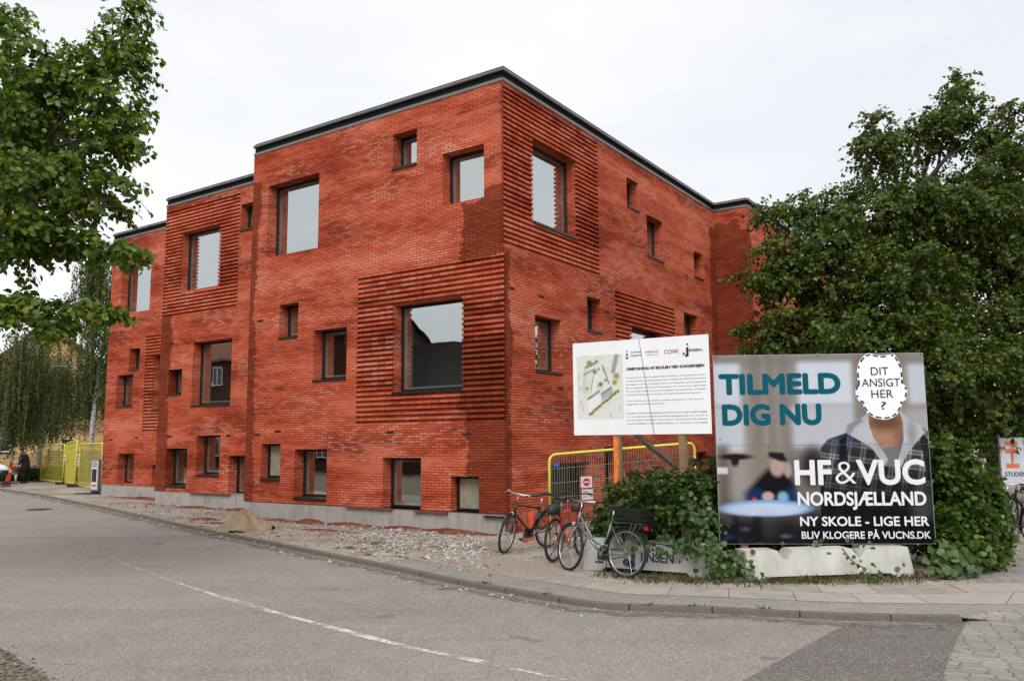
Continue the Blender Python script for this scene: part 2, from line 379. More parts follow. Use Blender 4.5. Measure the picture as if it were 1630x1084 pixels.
def run(O, du, n, U, endcap=None, lo=True):
    """roof edge: zinc strip under, dark gap, box gutter with joint straps over"""
    O, du, n = Vector(O), Vector(du), Vector(n); T = Matrix((du, -n, Vector((0, 0, 1)))).transposed().to_4x4(); T.translation = O
    u0, u1 = U
    b = MB(); b.box((u0, -.018, TOPZ), (u1, .25, TOPZ+.055), T); b.box((u0, -.022, TOPZ-.012), (u1, -.006, TOPZ+.058), T)
    b.build('zinc_coping', MT['coping'], school, bevel=.004)
    b = MB(); b.box((u0+(.02 if u0 == 0 else .02), .012, TOPZ+.0555), (u1-.02, .3, TOPZ+.215), T)  # near-black strip paints in the shaded gap between coping and gutter
    b.build('eaves_gap_shade', MT['tar_gap_shade'], school)
    b = MB(); g0 = u0-(.06 if u0 == 0 else 0); g1 = u1-(.1 if endcap else 0)
    for k in range(7):                                               # half-round trough outline as facets
        pass
    prof = [(-.055, .285), (-.06, .222), (-.045, .206), (.01, .2155), (.05, .2155), (.05, .285)]
    A = [T @ Vector((g0 if k > 3 or u0 != 0 else g0, y, TOPZ+z)) for k, (y, z) in enumerate(prof)]; B_ = [T @ Vector((g1, y, TOPZ+z)) for y, z in prof]
    for k in range(len(prof)): q = (k+1) % len(prof); b.face([A[k], A[q], B_[q], B_[k]])
    b.face(A); b.face(B_[::-1])
    u = u0+.6
    while u < g1:
        b.box((u-.012, -.066, TOPZ+.20), (u+.012, -.057, TOPZ+.288), T); u += 1.0+random.uniform(-.04, .04)
    b.tube([T @ Vector((g0, -.055, TOPZ+.287)), T @ Vector((g1, -.055, TOPZ+.287))], .010, 6)
    if endcap: b.tube([T @ Vector((g1-.02, .0, TOPZ+.25)), T @ Vector((g1+.10, .0, TOPZ+.25))], .05, 10)
    b.build('gutter', MT['zinc'], school)
X_, Y_ = Vector((1, 0, 0)), Vector((0, 1, 0))
LFT, FRN, RGT = (-1, 0, 0), (0, -1, 0), (1, 0, 0)
S1, S2, S3, OM, OL, BE, BO = 8.57, 15.15, 21.25, 1.57, 3.2, 13.17, 1.2
# openings (along the wall, metres)
FA = dict(a1=(5.9, 7.91, 6.99, 9.02), a2=(2.53, 3.3, 8.57, 9.46), a3=(.53, 1.74, 7.4, 8.65), a4=(6.58, 7.33, 4.7, 5.62), a5=(4.78, 5.97, 3.5, 4.82), a6=(1.17, 3.24, 3.08, 5.2),
          a7=(7.14, 7.9, .98, 1.93), a8=(5.41, 6.59, .53, 1.78), a9=(2.34, 3.53, BASEZ+.002, 1.58), a10=(.7, 1.48, BASEZ+.002, 1.18))
MA = dict(m1=(12.21, 14.23, 6.98, 8.98), m2=(10.58, 11.17, 8.56, 9.42), m3=(11.37, 13.35, 3.14, 5.2), m4=(13.9, 14.65, 3.55, 4.39), m5=(13.45, 14.59, .58, 1.8), m6=(11.8, 12.96, .95, 2.2), m7=(10.4, 11.33, BASEZ+.02, 1.58))
LA = dict(l1=(18.55, 20.54, 7., 9.), l2=(19.02, 19.73, 4.77, 5.59), l3=(19.4, 20.5, 3.38, 4.6), l4=(19.07, 20.14, .49, 1.6), l5=(16.1, 18.13, 3.19, 5.23), l6=(16.9, 17.92, BASEZ+.02, 1.21))
BA = dict(b1=(1.23, 3.3, 7., 9.05), b2=(6.2, 6.98, 8.57, 9.44), b3=(7.49, 8.66, 7.37, 8.63), b4=(11.14, 11.9, 7.32, 8.21), b5=(1.24, 2.43, 3.52, 4.83), b6=(3.73, 4.5, 4.73, 5.62), b7=(6.32, 8.47, 3.1, 5.16), b8=(10.12, 11.3, 4.72, 6.02),
          b9=(1.83, 3.7, BASEZ+.02, 1.42), b10=(4.5, 5.3, .8, 1.78), b11=(10.85, 11.6, .6, 1.55))
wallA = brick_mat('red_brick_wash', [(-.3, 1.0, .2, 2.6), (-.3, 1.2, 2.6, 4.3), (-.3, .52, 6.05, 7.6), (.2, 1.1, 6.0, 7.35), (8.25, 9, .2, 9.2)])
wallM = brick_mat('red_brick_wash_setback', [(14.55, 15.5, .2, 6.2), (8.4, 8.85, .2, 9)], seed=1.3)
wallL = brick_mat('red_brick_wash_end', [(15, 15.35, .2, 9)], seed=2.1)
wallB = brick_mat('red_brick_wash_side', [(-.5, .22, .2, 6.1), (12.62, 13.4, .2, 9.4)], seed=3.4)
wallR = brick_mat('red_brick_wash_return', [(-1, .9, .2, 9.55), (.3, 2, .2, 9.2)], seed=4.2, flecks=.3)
wallS = brick_mat('red_brick_wash_rear', [], seed=5.5)
oA, oM, oL, oB = (0, 0, 0), (0, OM, 0), (0, OL, 0), (0, 0, 0)
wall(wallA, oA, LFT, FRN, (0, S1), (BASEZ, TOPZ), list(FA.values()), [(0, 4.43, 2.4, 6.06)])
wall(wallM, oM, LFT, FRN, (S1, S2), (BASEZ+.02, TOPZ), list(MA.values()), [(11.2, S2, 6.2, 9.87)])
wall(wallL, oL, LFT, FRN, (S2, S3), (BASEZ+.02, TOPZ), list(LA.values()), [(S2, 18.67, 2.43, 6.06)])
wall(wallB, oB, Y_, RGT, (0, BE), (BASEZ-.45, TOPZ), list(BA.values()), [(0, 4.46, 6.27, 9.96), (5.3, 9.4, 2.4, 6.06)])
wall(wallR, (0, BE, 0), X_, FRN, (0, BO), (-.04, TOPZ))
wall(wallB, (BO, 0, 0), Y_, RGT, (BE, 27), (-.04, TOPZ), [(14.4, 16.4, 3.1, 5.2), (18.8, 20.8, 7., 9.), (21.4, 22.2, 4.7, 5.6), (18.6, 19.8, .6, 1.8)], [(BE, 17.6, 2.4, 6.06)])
wall(wallS, (-S1, 0, 0), Y_, LFT, (0, OM), (BASEZ, TOPZ)); wall(wallS, (-S2, 0, 0), Y_, LFT, (OM, OL), (BASEZ, TOPZ)); wall(wallS, (-S3, 0, 0), Y_, LFT, (OL, 27), (BASEZ, TOPZ))
wall(wallS, (0, 27, 0), LFT, (0, 1, 0), (-BO, S3), (0, TOPZ))
NOSILL = {'a1', 'a3', 'm1', 'l1', 'a9', 'a10', 'm7', 'l4', 'l6', 'b9'}
for d_, O, du, n in ((FA, oA, LFT, FRN), (MA, oM, LFT, FRN), (LA, oL, LFT, FRN), (BA, oB, Y_, RGT)):
    for k, r in d_.items(): window(O, du, n, r, 'board' if k in ('a10', 'a7') else 'dark' if k in ('b9', 'b10') else 'plain', k not in NOSILL, .22 if k in ('a10', 'a7') else REV)
for r in ((14.4, 16.4, 3.1, 5.2), (18.8, 20.8, 7., 9.), (21.4, 22.2, 4.7, 5.6), (18.6, 19.8, .6, 1.8)): window((BO, 0, 0), Y_, RGT, r)
for u, z in ((8.1, 5.26), (8.1, 2.17), (7.26, 2.24), (3.31, 2.17), (1.02, 2.1)): vent(oA, LFT, FRN, u, z)
for u, z in ((14.44, 2.19), (11.4, 2.18), (14.5, 5.26)): vent(oM, LFT, FRN, u, z)
for u, z in ((20.98, 5.22), (20.69, 2.13), (18.98, 2.19)): vent(oL, LFT, FRN, u, z)
for u, z in ((.31, 5.29), (1.52, 5.28), (4.82, 5.34), (2.36, 3.18)): vent(oB, Y_, RGT, u, z)
run(oA, LFT, FRN, (0, S1), True); run(oM, LFT, FRN, (S1, S2), True); run(oL, LFT, FRN, (S2, S3), True); run(oB, Y_, RGT, (0, BE)); run((0, BE, 0), X_, FRN, (-.08, BO)); run((BO, 0, 0), Y_, RGT, (BE, 27))
b = MB()
for x0, x1, y0 in ((-S1, 0, 0), (-S2, -S1, OM), (-S3, -S2, OL), (0, BO, BE)):
    b.box((x0+.06, y0+.06, TOPZ+.03), (x1-.06 if x1 >= 0 else x1+.06, 26.95, TOPZ+.12))
b.build('flat_roof', MT['tar_gap_shade'], school)
b = MB()
for u0, u1, y0 in ((0, S1, 0), (S1, S2, OM), (S2, S3, OL)):
    b.box((-u1+.025, y0+.02, -.25), (-u0-(.03 if u0 == 0 else -.1), y0+.5, BASEZ+(.002 if u0 == 0 else .022)))
b.box((-S1+.02, .1, -.25), (-S1+.3, OM+.3, BASEZ-.01)); b.box((-S2+.02, OM+.1, -.25), (-S2+.3, OL+.3, BASEZ-.01))
b.build('concrete_plinth', MT['plinth'], school, bevel=.015)
MT['flash'] = plain('red_brown_flashing', (.17, .05, .035), .5, 0, .3, 5)
for u0, u1, y0, z in ((1.55, 2.5, 0, .40), (3.2, 4.7, 0, .42), (.05, .55, 0, .37), (11.2, 13.2, OM, .44)):
    b = MB(); b.box((-u1, y0-.055, z-.04), (-u0, y0+.018, z-.004)); b.build('sill_strip', MT['flash'] if z > .38 else MT['sill'], school, bevel=.006)
# ------------------------------------------------------------------ ground
def catmull(P, step):
    P = [Vector(p) for p in P]; Q = [P[0]*2-P[1]]+P+[P[-1]*2-P[-2]]; outp = []
    for i in range(1, len(Q)-2):
        n_ = max(1, int((Q[i+1]-Q[i]).length/step))
        for k in range(n_):
            t = k/n_; a_, b_, c_, d_ = Q[i-1:i+3]
            outp.append(.5*((2*b_)+(c_-a_)*t+(2*a_-5*b_+4*c_-d_)*t*t+(3*b_-a_-3*c_+d_)*t**3))
    outp.append(P[-1]); return outp
kp = [gnd(*q) for q in ((0, 778), (126, 800), (302, 838), (453, 868), (604, 898), (729, 924), (820, 940), (885, 951), (950, 960.5), (1020, 964.5), (1110, 967), (1287, 976), (1411, 980), (1531, 982))]
kfar = [kp[0]+(kp[0]-kp[1]).normalized()*d+Vector((-.004*d*d, 0, 0)) for d in (120, 60, 25)]
KERB = catmull(kfar+kp, .25)
KN = []; KS = [0]
for i, p in enumerate(KERB):
    d = (KERB[min(i+1, len(KERB)-1)]-KERB[max(i-1, 0)]).normalized(); KN.append(Vector((-d.y, d.x, 0)))
    if i: KS.append(KS[-1]+(p-KERB[i-1]).length)
KN = [sum((KN[max(0, min(len(KN)-1, i+k))] for k in range(-3, 4)), Vector()).normalized() for i in range(len(KN))]
i0 = min(range(len(KERB)), key=lambda i: (KERB[i]-kp[0]).length)
S0 = KS[min(range(len(KERB)), key=lambda i: (KERB[i]-kp[5]).length)]            # arc length where the slabs begin
def strip(o0, o1, z0, z1=None, rng=(0, 1e9), n=1, zf=None):
    b = MB(); z1 = z0 if z1 is None else z1
    for i in range(len(KERB)-1):
        if KS[i] < rng[0] or KS[i+1] > rng[1]: continue
        for k in range(n):
            a_, c_ = o0+(o1-o0)*k/n, o0+(o1-o0)*(k+1)/n; za, zc = z0+(z1-z0)*k/n, z0+(z1-z0)*(k+1)/n
            q = lambda j, o, z: KERB[j]+KN[j]*o+Vector((0, 0, z))
            b.face([q(i, a_, za), q(i+1, a_, za), q(i+1, c_, zc), q(i, c_, zc)], [(KS[i]-S0, a_), (KS[i+1]-S0, a_), (KS[i+1]-S0, c_), (KS[i]-S0, c_)])
    return b
def asphalt_mat(name, lo, hi, speck, tint, cracks=.5):
    m = Mat(name); v = m.coord(); big = m.noise(v, .22, 5, .6); mid = m.noise(v, 2.2, 5, .65); f1 = m.noise(v, 75, 2, .8)
    vo = m.n('ShaderNodeTexVoronoi', {'Vector': v, 'Scale': 95.}); g = m.n('ShaderNodeSeparateColor', {0: vo.outputs['Color']}).outputs[0]
    c = m.ramp(m.math('MULTIPLY_ADD', mid, .5, m.math('MULTIPLY', big, .6)), [(.35, lo), (.72, hi)])
    c = m.mix(m.math('MULTIPLY', m.math('SUBTRACT', m.noise(m.map(v, loc=(30, 9, 0)), .45, 5, .7), .42, 0, True), 1.6, 0, True), c, tint)
    trk = m.noise(m.map(v, (.10, 1.5, 1), rot=(0, 0, R(48))), 1.0, 4, .6); c = m.mix(m.math('MULTIPLY', m.math('SUBTRACT', trk, .5), 1.5, 0, True), c, tuple(x*.62 for x in lo)); c = m.mix(m.math('MULTIPLY', m.math('SUBTRACT', .46, trk), 1.6, 0, True), c, tuple(min(1, x*1.2) for x in hi))
    c = m.mix(m.math('MULTIPLY', m.math('GREATER_THAN', g, .80), speck), c, (.52, .49, .46))
    c = m.mix(m.math('MULTIPLY', m.math('LESS_THAN', g, .25), .36), c, (.045, .042, .04))
    c = m.mix(m.math('MULTIPLY', m.math('SUBTRACT', f1, .5), .55), c, (.5, .47, .44))
    st = m.math('MULTIPLY', m.math('GREATER_THAN', m.noise(m.map(v, loc=(3, 77, 0)), 1.1, 3, .5), .70), .35)
    c = m.mix(st, c, (.06, .055, .05))
    ck = m.n('ShaderNodeTexVoronoi', {'Vector': m.mix(.12, v, m.n('ShaderNodeTexNoise', {'Vector': v, 'Scale': 1.3, 'Detail': 5.}).outputs['Color'], 'ADD'), 'Scale': .33}, feature='DISTANCE_TO_EDGE').outputs['Distance']
    ckm = m.math('MULTIPLY', m.math('LESS_THAN', ck, .0035), m.math('GREATER_THAN', m.noise(v, .5, 2), .5))
    c = m.mix(m.math('MULTIPLY', ckm, cracks), c, (.03, .028, .026))
    m.set(base=c, rough=.86, spec=.3, normal=m.bump(m.math('MULTIPLY_ADD', g, .6, f1), .7, .006)); return m.m
MT['asphalt'] = asphalt_mat('worn_asphalt', (.195, .178, .160), (.295, .273, .248), .45, (.285, .240, .20), .12)
MT['patch'] = asphalt_mat('newer_asphalt', (.105, .094, .086), (.15, .134, .124), .4, (.14, .12, .108), 0)
def dirt_mat(name):
    m = Mat(name); v = m.coord(); a1 = m.noise(v, .55, 6, .65); a2 = m.noise(m.map(v, loc=(40, 3, 0)), 1.7, 6, .7); a3 = m.noise(v, 30, 4, .75)
    vo = m.n('ShaderNodeTexVoronoi', {'Vector': v, 'Scale': 38.}); g = m.n('ShaderNodeSeparateColor', {0: vo.outputs['Color']}).outputs[1]
    c = m.ramp(a1, [(.38, (.20, .135, .085)), (.47, (.36, .285, .21)), (.56, (.46, .42, .36)), (.66, (.29, .20, .13))])
    c = m.mix(m.math('MULTIPLY', m.math('GREATER_THAN', a2, .58), .5), c, (.20, .085, .05))
    c = m.mix(m.math('MULTIPLY', m.math('GREATER_THAN', g, .72), .75), c, (.50, .47, .43))
    c = m.mix(m.math('MULTIPLY', m.math('LESS_THAN', g, .28), .6), c, (.07, .055, .045))
    c = m.mix(m.math('MULTIPLY_ADD', a3, 1.1, -.45), c, (.46, .40, .33))
    d = m.n('ShaderNodeTexVoronoi', {'Vector': v, 'Scale': 38.}).outputs['Distance']
    m.set(base=c, rough=.95, spec=.15, normal=m.bump(m.math('MULTIPLY_ADD', d, -.8, m.math('MULTIPLY', a2, 3.)), .9, .03)); return m.m
MT['dirt'] = dirt_mat('gravelly_dirt')
def slab_mat():
    m = Mat('concrete_paving_slabs'); uv = m.uv(); v = m.coord()
    bt = m.n('ShaderNodeTexBrick', {'Vector': m.map(uv, loc=(0, -.13, 0)), 'Color1': (0, 0, 0, 1), 'Color2': (1, 1, 1, 1), 'Mortar': (.5, .5, .5, 1), 'Scale': 1., 'Mortar Size': .008, 'Mortar Smooth': .2, 'Brick Width': .8, 'Row Height': .62, 'Bias': 0.})
    per, mor = bt.outputs['Color'], bt.outputs['Fac']; n1 = m.noise(v, 3.1, 6, .7); n2 = m.noise(v, 60, 3, .8)
    c = m.ramp(m.math('MULTIPLY_ADD', per, .25, m.math('MULTIPLY', n1, .8)), [(.3, (.23, .20, .175)), (.5, (.345, .30, .26)), (.75, (.41, .35, .305))])
    c = m.mix(m.math('MULTIPLY_ADD', n2, .9, -.4), c, (.38, .345, .31))
    c = m.mix(m.math('MULTIPLY', m.math('GREATER_THAN', m.noise(v, 4.5, 5, .7), .62), .45), c, (.24, .145, .10))
    jn = m.math('MULTIPLY', mor, m.math('MULTIPLY_ADD', m.noise(v, 7, 3), 1.4, .1, True))
    c = m.mix(m.math('MULTIPLY', jn, .9), c, (.055, .045, .036))
    sx = m.n('ShaderNodeSeparateXYZ', {'Vector': uv}).outputs[0]
    df = m.math('ADD', m.math('MULTIPLY', sx, -1.1), m.math('MULTIPLY_ADD', m.noise(v, 1.6, 5, .7), 5.5, -1.4), 0); df = m.math('MINIMUM', m.math('MAXIMUM', df, 0), 1)
    c = m.mix(df, c, m.ramp(m.noise(v, 24, 4, .75), [(.35, (.15, .115, .085)), (.5, (.29, .235, .185)), (.68, (.44, .40, .35))]))
    m.set(base=c, rough=.9, normal=m.bump(m.math('MULTIPLY_ADD', mor, -1.2, n2), .5, .01)); return m.m
MT['slab'] = slab_mat()
def paver_mat():
    m = Mat('hexagonal_pavers'); v = m.coord(); n_ = m.n('ShaderNodeTexNoise', {'Vector': v, 'Scale': 5., 'Detail': 3.}).outputs['Color']
    vv = m.map(m.mix(.035, v, n_, 'ADD'), (1, 1, 0), rot=(0, 0, .35))
    vv = m.map(vv, (5.2, 8.4, 1))
    vo = m.n('ShaderNodeTexVoronoi', {'Vector': vv, 'Scale': 1., 'Randomness': .42}, feature='DISTANCE_TO_EDGE').outputs['Distance']
    cl = m.n('ShaderNodeTexVoronoi', {'Vector': vv, 'Scale': 1., 'Randomness': .42}); g = m.n('ShaderNodeSeparateColor', {0: cl.outputs['Color']}).outputs[0]
    f1 = m.noise(v, 70, 3, .8); n1 = m.noise(v, .8, 5, .6)
    c = m.ramp(m.math('MULTIPLY_ADD', g, .35, n1), [(.4, (.19, .175, .158)), (.95, (.31, .287, .262))])
    c = m.mix(m.math('MULTIPLY_ADD', f1, .9, -.4), c, (.36, .34, .31))
    j = m.math('MULTIPLY', m.math('LESS_THAN', vo, .045), m.math('MULTIPLY_ADD', m.noise(v, 3, 3), 1.5, -.1, True))
    c = m.mix(m.math('MULTIPLY', j, .85), c, (.04, .035, .03))
    m.set(base=c, rough=.85, normal=m.bump(m.math('MULTIPLY_ADD', j, -1.5, f1), .5, .01)); return m.m
MT['paver'] = paver_mat()
def kerb_mat():
    m = Mat('granite_kerb'); v = m.coord(); uv = m.uv(); n1 = m.noise(v, 9, 5, .7); f1 = m.noise(v, 60, 3, .8)
    sx = m.n('ShaderNodeSeparateXYZ', {'Vector': uv}).outputs[0]; j = m.math('LESS_THAN', m.math('FRACT', m.math('MULTIPLY', sx, 1.05)), .022)
    c = m.ramp(m.math('MULTIPLY_ADD', f1, .5, m.math('MULTIPLY', n1, .5)), [(.3, (.085, .074, .064)), (.6, (.19, .168, .15)), (.8, (.30, .275, .25))])
    c = m.mix(m.math('MULTIPLY', m.math('GREATER_THAN', n1, .53), .6), c, (.13, .09, .062))
    c = m.mix(m.math('MULTIPLY', j, .9), c, (.02, .018, .016)); m.set(base=c, rough=.85, normal=m.bump(m.math('ADD', n1, f1), .7, .02)); return m.m
MT['kerb'] = kerb_mat()
def dust_mat(name, cols, thr, fall):
    """loose material lying on the road: noisy cut-out that thins with distance from the kerb (uv.y)"""
    m = Mat(name); uv = m.uv(); v = m.coord(); V = m.n('ShaderNodeSeparateXYZ', {'Vector': uv}).outputs[1]
    n1 = m.noise(v, 2.6, 6, .75); n2 = m.noise(v, 26, 4, .8); a_ = m.math('MULTIPLY_ADD', V, fall, m.math('MULTIPLY_ADD', n1, .9, m.math('MULTIPLY_ADD', n2, .7, -thr)))
    a_ = m.math('MULTIPLY', a_, 5., 0, True)
    c = m.ramp(m.noise(v, 15, 5, .75), cols); m.set(base=c, rough=.95, alpha=a_, normal=m.bump(n2, .8, .02)); return m.m
def grass_ground():
    m = Mat('ground'); v = m.coord(); n1 = m.noise(v, .3, 6, .65); m.set(base=m.ramp(n1, [(.4, (.055, .075, .025)), (.6, (.16, .14, .10))]), rough=.95); return m.m
MT['ground'] = grass_ground()

b = MB(); b.face([(-500, -300, -.16), (500, -300, -.16), (500, 700, -.16), (-500, 700, -.16)]); struct(b.build('ground', MT['ground']))
# road: everything on the street side of the kerb, one sheet
end = KERB[-1]
pav_edge = [end, gnd(1580, 973), gnd(1630, 965), gnd(1760, 945), gnd(1960, 915)]
b = MB(); rim = [p-KN[i]*0+Vector((0, 0, -.06)) for i, p in enumerate(KERB)]
n0 = len(rim)
for i in range(n0-1):
    o = lambda p, k: p-KN[k]*13
    b.face([rim[i], rim[i+1], o(rim[i+1], i+1), o(rim[i], i)][::-1])
road_pts = [KERB[i]+Vector((0, 0, -.06)) for i in range(i0-60 if i0 > 60 else 0, n0)]
b = MB(); b.face(road_pts+[gnd(1535, 985, -.06), Vector((12, 11, -.06)), Vector((40, 6, -.06)), Vector((40, -40, -.06)), Vector((-70, -40, -.06)), Vector((-110, 60, -.06))])
struct(b.build('road', MT['asphalt']))
pz = [gnd(1360, 985.5, -.056), gnd(1270, 1034, -.056), gnd(1180, 1084, -.056), gnd(1000, 1200, -.056), gnd(1000, 1500, -.056), gnd(1460, 1500, -.056), gnd(1492, 1130, -.056), gnd(1503, 1070, -.056), gnd(1522, 1020, -.056), gnd(1541, 987, -.056)]
b = MB(); b.face(pz); struct(b.build('road_patch', MT['patch']))
b = MB(); pe = [p.copy() for p in pav_edge]
lo = [gnd(1541, 987, -.052), gnd(1522, 1020, -.052), gnd(1503, 1070, -.052), gnd(1492, 1130, -.052), gnd(1460, 1500, -.052), Vector((30, 1, -.052)), Vector((70, 5, -.052)), Vector((70, 16, -.052)), gnd(1960, 935, -.052), gnd(1760, 966, -.052), gnd(1630, 984, -.052), gnd(1580, 987, -.052)]
b.face(lo)
slope_lo = [gnd(1541, 987, -.052), gnd(1580, 987, -.052), gnd(1630, 984, -.052), gnd(1760, 966, -.052), gnd(1960, 935, -.052)]
for i in range(4): b.face([slope_lo[i], slope_lo[i+1], pe[i+1], pe[i]])
struct(b.build('cobbled_driveway', MT['paver']))
# raised land on the building side
b = MB(); inner = [KERB[i]+KN[i]*.10+Vector((0, 0, -.012)) for i in range(n0)]
b.face(inner+[p+Vector((0, 0, -.012)) for p in pav_edge[1:]]+[Vector((80, 18, -.012)), Vector((120, 200, -.012)), Vector((-150, 260, -.012))])
struct(b.build('dirt_verge', MT['dirt']))
b = strip(0, .13, 0.004)
for i in range(n0-1):
    a_, c_ = KERB[i]-KN[i]*.012, KERB[i+1]-KN[i+1]*.012
    b.face([a_+Vector((0, 0, -.12)), c_+Vector((0, 0, -.12)), KERB[i+1]+Vector((0, 0, .004)), KERB[i]+Vector((0, 0, .004))], [(KS[i]-S0, -.06), (KS[i+1]-S0, -.06), (KS[i+1]-S0, 0), (KS[i]-S0, 0)])
struct(b.build('kerb', MT['kerb']))
struct(strip(.13, .74, 0, rng=(S0-2.5, 1e9)).build('pavement_edge', MT['asphalt']))
struct(strip(.74, 1.99, .002, rng=(S0-3.0, 1e9)).build('pavement', MT['slab']))
# slabs running on to the right past the end of the kerb
e0, e1 = KERB[-1]+KN[-1]*.13, KERB[-1]+KN[-1]*1.99; dr = (KERB[-1]-KERB[-4]).normalized()
b = MB(); f0, f1 = gnd(1640, 962), gnd(1660, 926)
b.face([e0+KN[-1]*.61+Vector((0, 0, .002)), f0+Vector((0, 0, .002)), f1+Vector((0, 0, .002)), e1+Vector((0, 0, .002))], [(KS[-1]-S0, .74), (KS[-1]-S0+1, .74), (KS[-1]-S0+1, 1.99), (KS[-1]-S0, 1.99)])
struct(b.build('pavement', MT['slab']))
b = MB(); zz = Vector((0, 0, .0005)); b.face([end+zz, pav_edge[1]+zz, pav_edge[2]+zz, pav_edge[3]+zz, f0+zz, e0+KN[-1]*.61+zz]); struct(b.build('pavement_edge', MT['asphalt']))
b = MB(); b.face([gnd(1556, 932, -.004), gnd(1700, 926, -.004), gnd(1700, 880, -.004), gnd(1590, 872, -.004), gnd(1560, 905, -.004)]); struct(b.build('cobbled_path', MT['paver']))
# dust and grit along the gutter
MT['dust'] = dust_mat('road_dust', [(.3, (.10, .072, .05)), (.5, (.20, .155, .12)), (.7, (.33, .29, .25))], .47, 1.0)
b = strip(-.75, -.005, -.054, rng=(KS[i0]-20, S0+6.2)); 
for k in range(len(b.u)): b.u[k] = (b.u[k][0], b.u[k][1])
struct(b.build('road_dust', MT['dust']))
MT['wear'] = dust_mat('worn_white_paint', [(.3, (.52, .50, .47)), (.6, (.72, .70, .67))], .69, 0)
lp = [gnd(*q, -.06) for q in ((191, 895), (240, 912), (287, 929), (400, 964), (619, 1022), (780, 1056), (900, 1082))]
lc = catmull(lp, .3); b = MB()
def wdt(i):
    x = i/len(lc); return .012+.05*max(0, min(1, (x-.25)*6))*(.75+.25*math.sin(i*.9)) if x < .93 else .02
for i in range(len(lc)-1):
    d = (lc[i+1]-lc[i]).normalized(); n_ = Vector((-d.y, d.x, 0)); z = Vector((0, 0, .004))
    b.face([lc[i]-n_*wdt(i)+z, lc[i+1]-n_*wdt(i+1)+z, lc[i+1]+n_*wdt(i+1)+z, lc[i]+n_*wdt(i)+z], [(i*.3, 0)]*4)
struct(b.build('road_marking', MT['wear']))
# near verge in the bottom left corner
nv = [gnd(105, 1100, -.054), gnd(58, 1066, -.054), gnd(0, 1030, -.054), gnd(-80, 990, -.054), gnd(-400, 870, -.054), Vector((-90, 60, -.054)), Vector((-80, -10, -.054)), Vector((-2, 2, -.054))]
MT['leafdirt'] = dust_mat('leafy_grit', [(.32, (.03, .022, .016)), (.48, (.12, .085, .055)), (.58, (.25, .2, .14)), (.7, (.07, .055, .04))], .42, 0)
b = MB(); b.face(nv); struct(b.build('near_verge', MT['leafdirt']))
m_ = MT['iron'] = plain('cast_iron', (.05, .045, .042), .6, .4, .3, 20, .4)
mh = MB(); c = gnd(62, 811, -.06)
mh.loft([((0, 0, 0.0), .36, .36), ((0, 0, .012), .36, .36), ((0, 0, .012), .31, .31), ((0, 0, .004), .305, .305), ((0, 0, .004), .28, .28), ((0, 0, .012), .275, .275)], 28)
for k in range(-4, 5): mh.box((-.2, k*.05-.012, .012), (.2, k*.05+.012, .017))
tag(mh.build('manhole_cover', MT['iron'], loc=c), 'round iron manhole cover set in the asphalt of the street', 'manhole cover')

# loose heaps and stones
def heap(name, c, rx, ry, h, mat, label=None, cat=None, kind=None, n=40, seed=0, rough=.12):
    rg = np.random.default_rng(seed); ph = rg.uniform(0, 6.28, 12); fr = rg.uniform(2, 9, 12); b = MB(); g = []
    for i in range(n+1):
        for j in range(n+1):
            x, y = (i/n-.5)*2, (j/n-.5)*2; r_ = math.hypot(x, y); th = math.atan2(y, x)
            w_ = 1+.14*math.sin(3*th+ph[0])+.08*math.sin(5*th+ph[1]); q = r_/w_
            z = h*max(0, (1-q))**.95/(1+.0*q) if q < 1 else 0
            z = h*(1-q)*(1+.35*(q)) if q < 1 else -.02
            if q < .12: z -= h*(.12-q)*1.4
            if q < 1: z += rough*h*(sum(math.sin(fr[k]*x*2+ph[k])*math.sin(fr[11-k]*y*2+ph[11-k]) for k in range(8))/6*(1-q)+rg.normal()*.10)
            g.append((x*rx, y*ry, z-.015))
    b.v = g
    for i in range(n):
        for j in range(n): b.f.append((i*(n+1)+j, (i+1)*(n+1)+j, (i+1)*(n+1)+j+1, i*(n+1)+j+1)); b.u += [(0, 0)]*4; b.m.append(0)
    o = b.build(name, mat, smooth=True, loc=c)
    if kind: struct(o, kind)
    if label: tag(o, label, cat)
    return o
def grit_mat(name, cols, sc=22):
    m = Mat(name); v = m.coord(); a_ = m.noise(v, sc, 5, .8); a2 = m.noise(v, 3, 4, .6)
    m.set(base=m.ramp(m.math('MULTIPLY_ADD', a2, .4, m.math('MULTIPLY', a_, .6)), cols), rough=.95, spec=.1, normal=m.bump(a_, .9, .02)); return m.m
MT['sand'] = grit_mat('builders_sand', [(.34, (.20, .135, .085)), (.5, (.33, .235, .155)), (.66, (.45, .34, .24))])
c = gnd(385, 843); heap('sand_pile', c+Vector((0, .1, 0)), .66, .62, .44, MT['sand'], 'small heap of yellowish building sand by the kerb', 'sand pile', seed=3, rough=.3, n=70)
MT['brickdust'] = grit_mat('brick_dust', [(.36, (.07, .018, .011)), (.5, (.17, .042, .024)), (.64, (.26, .13, .09))], 30)
RB = Matrix.Rotation(BR, 3, 'Z')
def loc(x, y, z=0): return CORNER+RB @ Vector((x, y, z))
for k, (s, off, rx, ry, h) in enumerate(((1.2, -.3, 1.1, .28, .10), (2.6, -.28, 1.0, .25, .08), (4.3, -.25, 1.1, .22, .075), (5.6, -.35, .55, .24, .12), (6.9, -.22, 1.0, .16, .05), (10.2, OM-.3, .9, .22, .09), (12.4, OM-.3, 1.3, .2, .07), (17.5, OL-.3, 2.3, .25, .09), (8.8, -1.0, .6, .3, .06), (7.3, -1.5, .9, .18, .04), (3.9, -1.35, 1.0, .16, .04))):
    o = heap('brick_rubble', loc(-s, off), rx, ry, h, MT['brickdust'], kind='stuff', seed=k+10, rough=.35, n=22); o.rotation_euler.z = BR
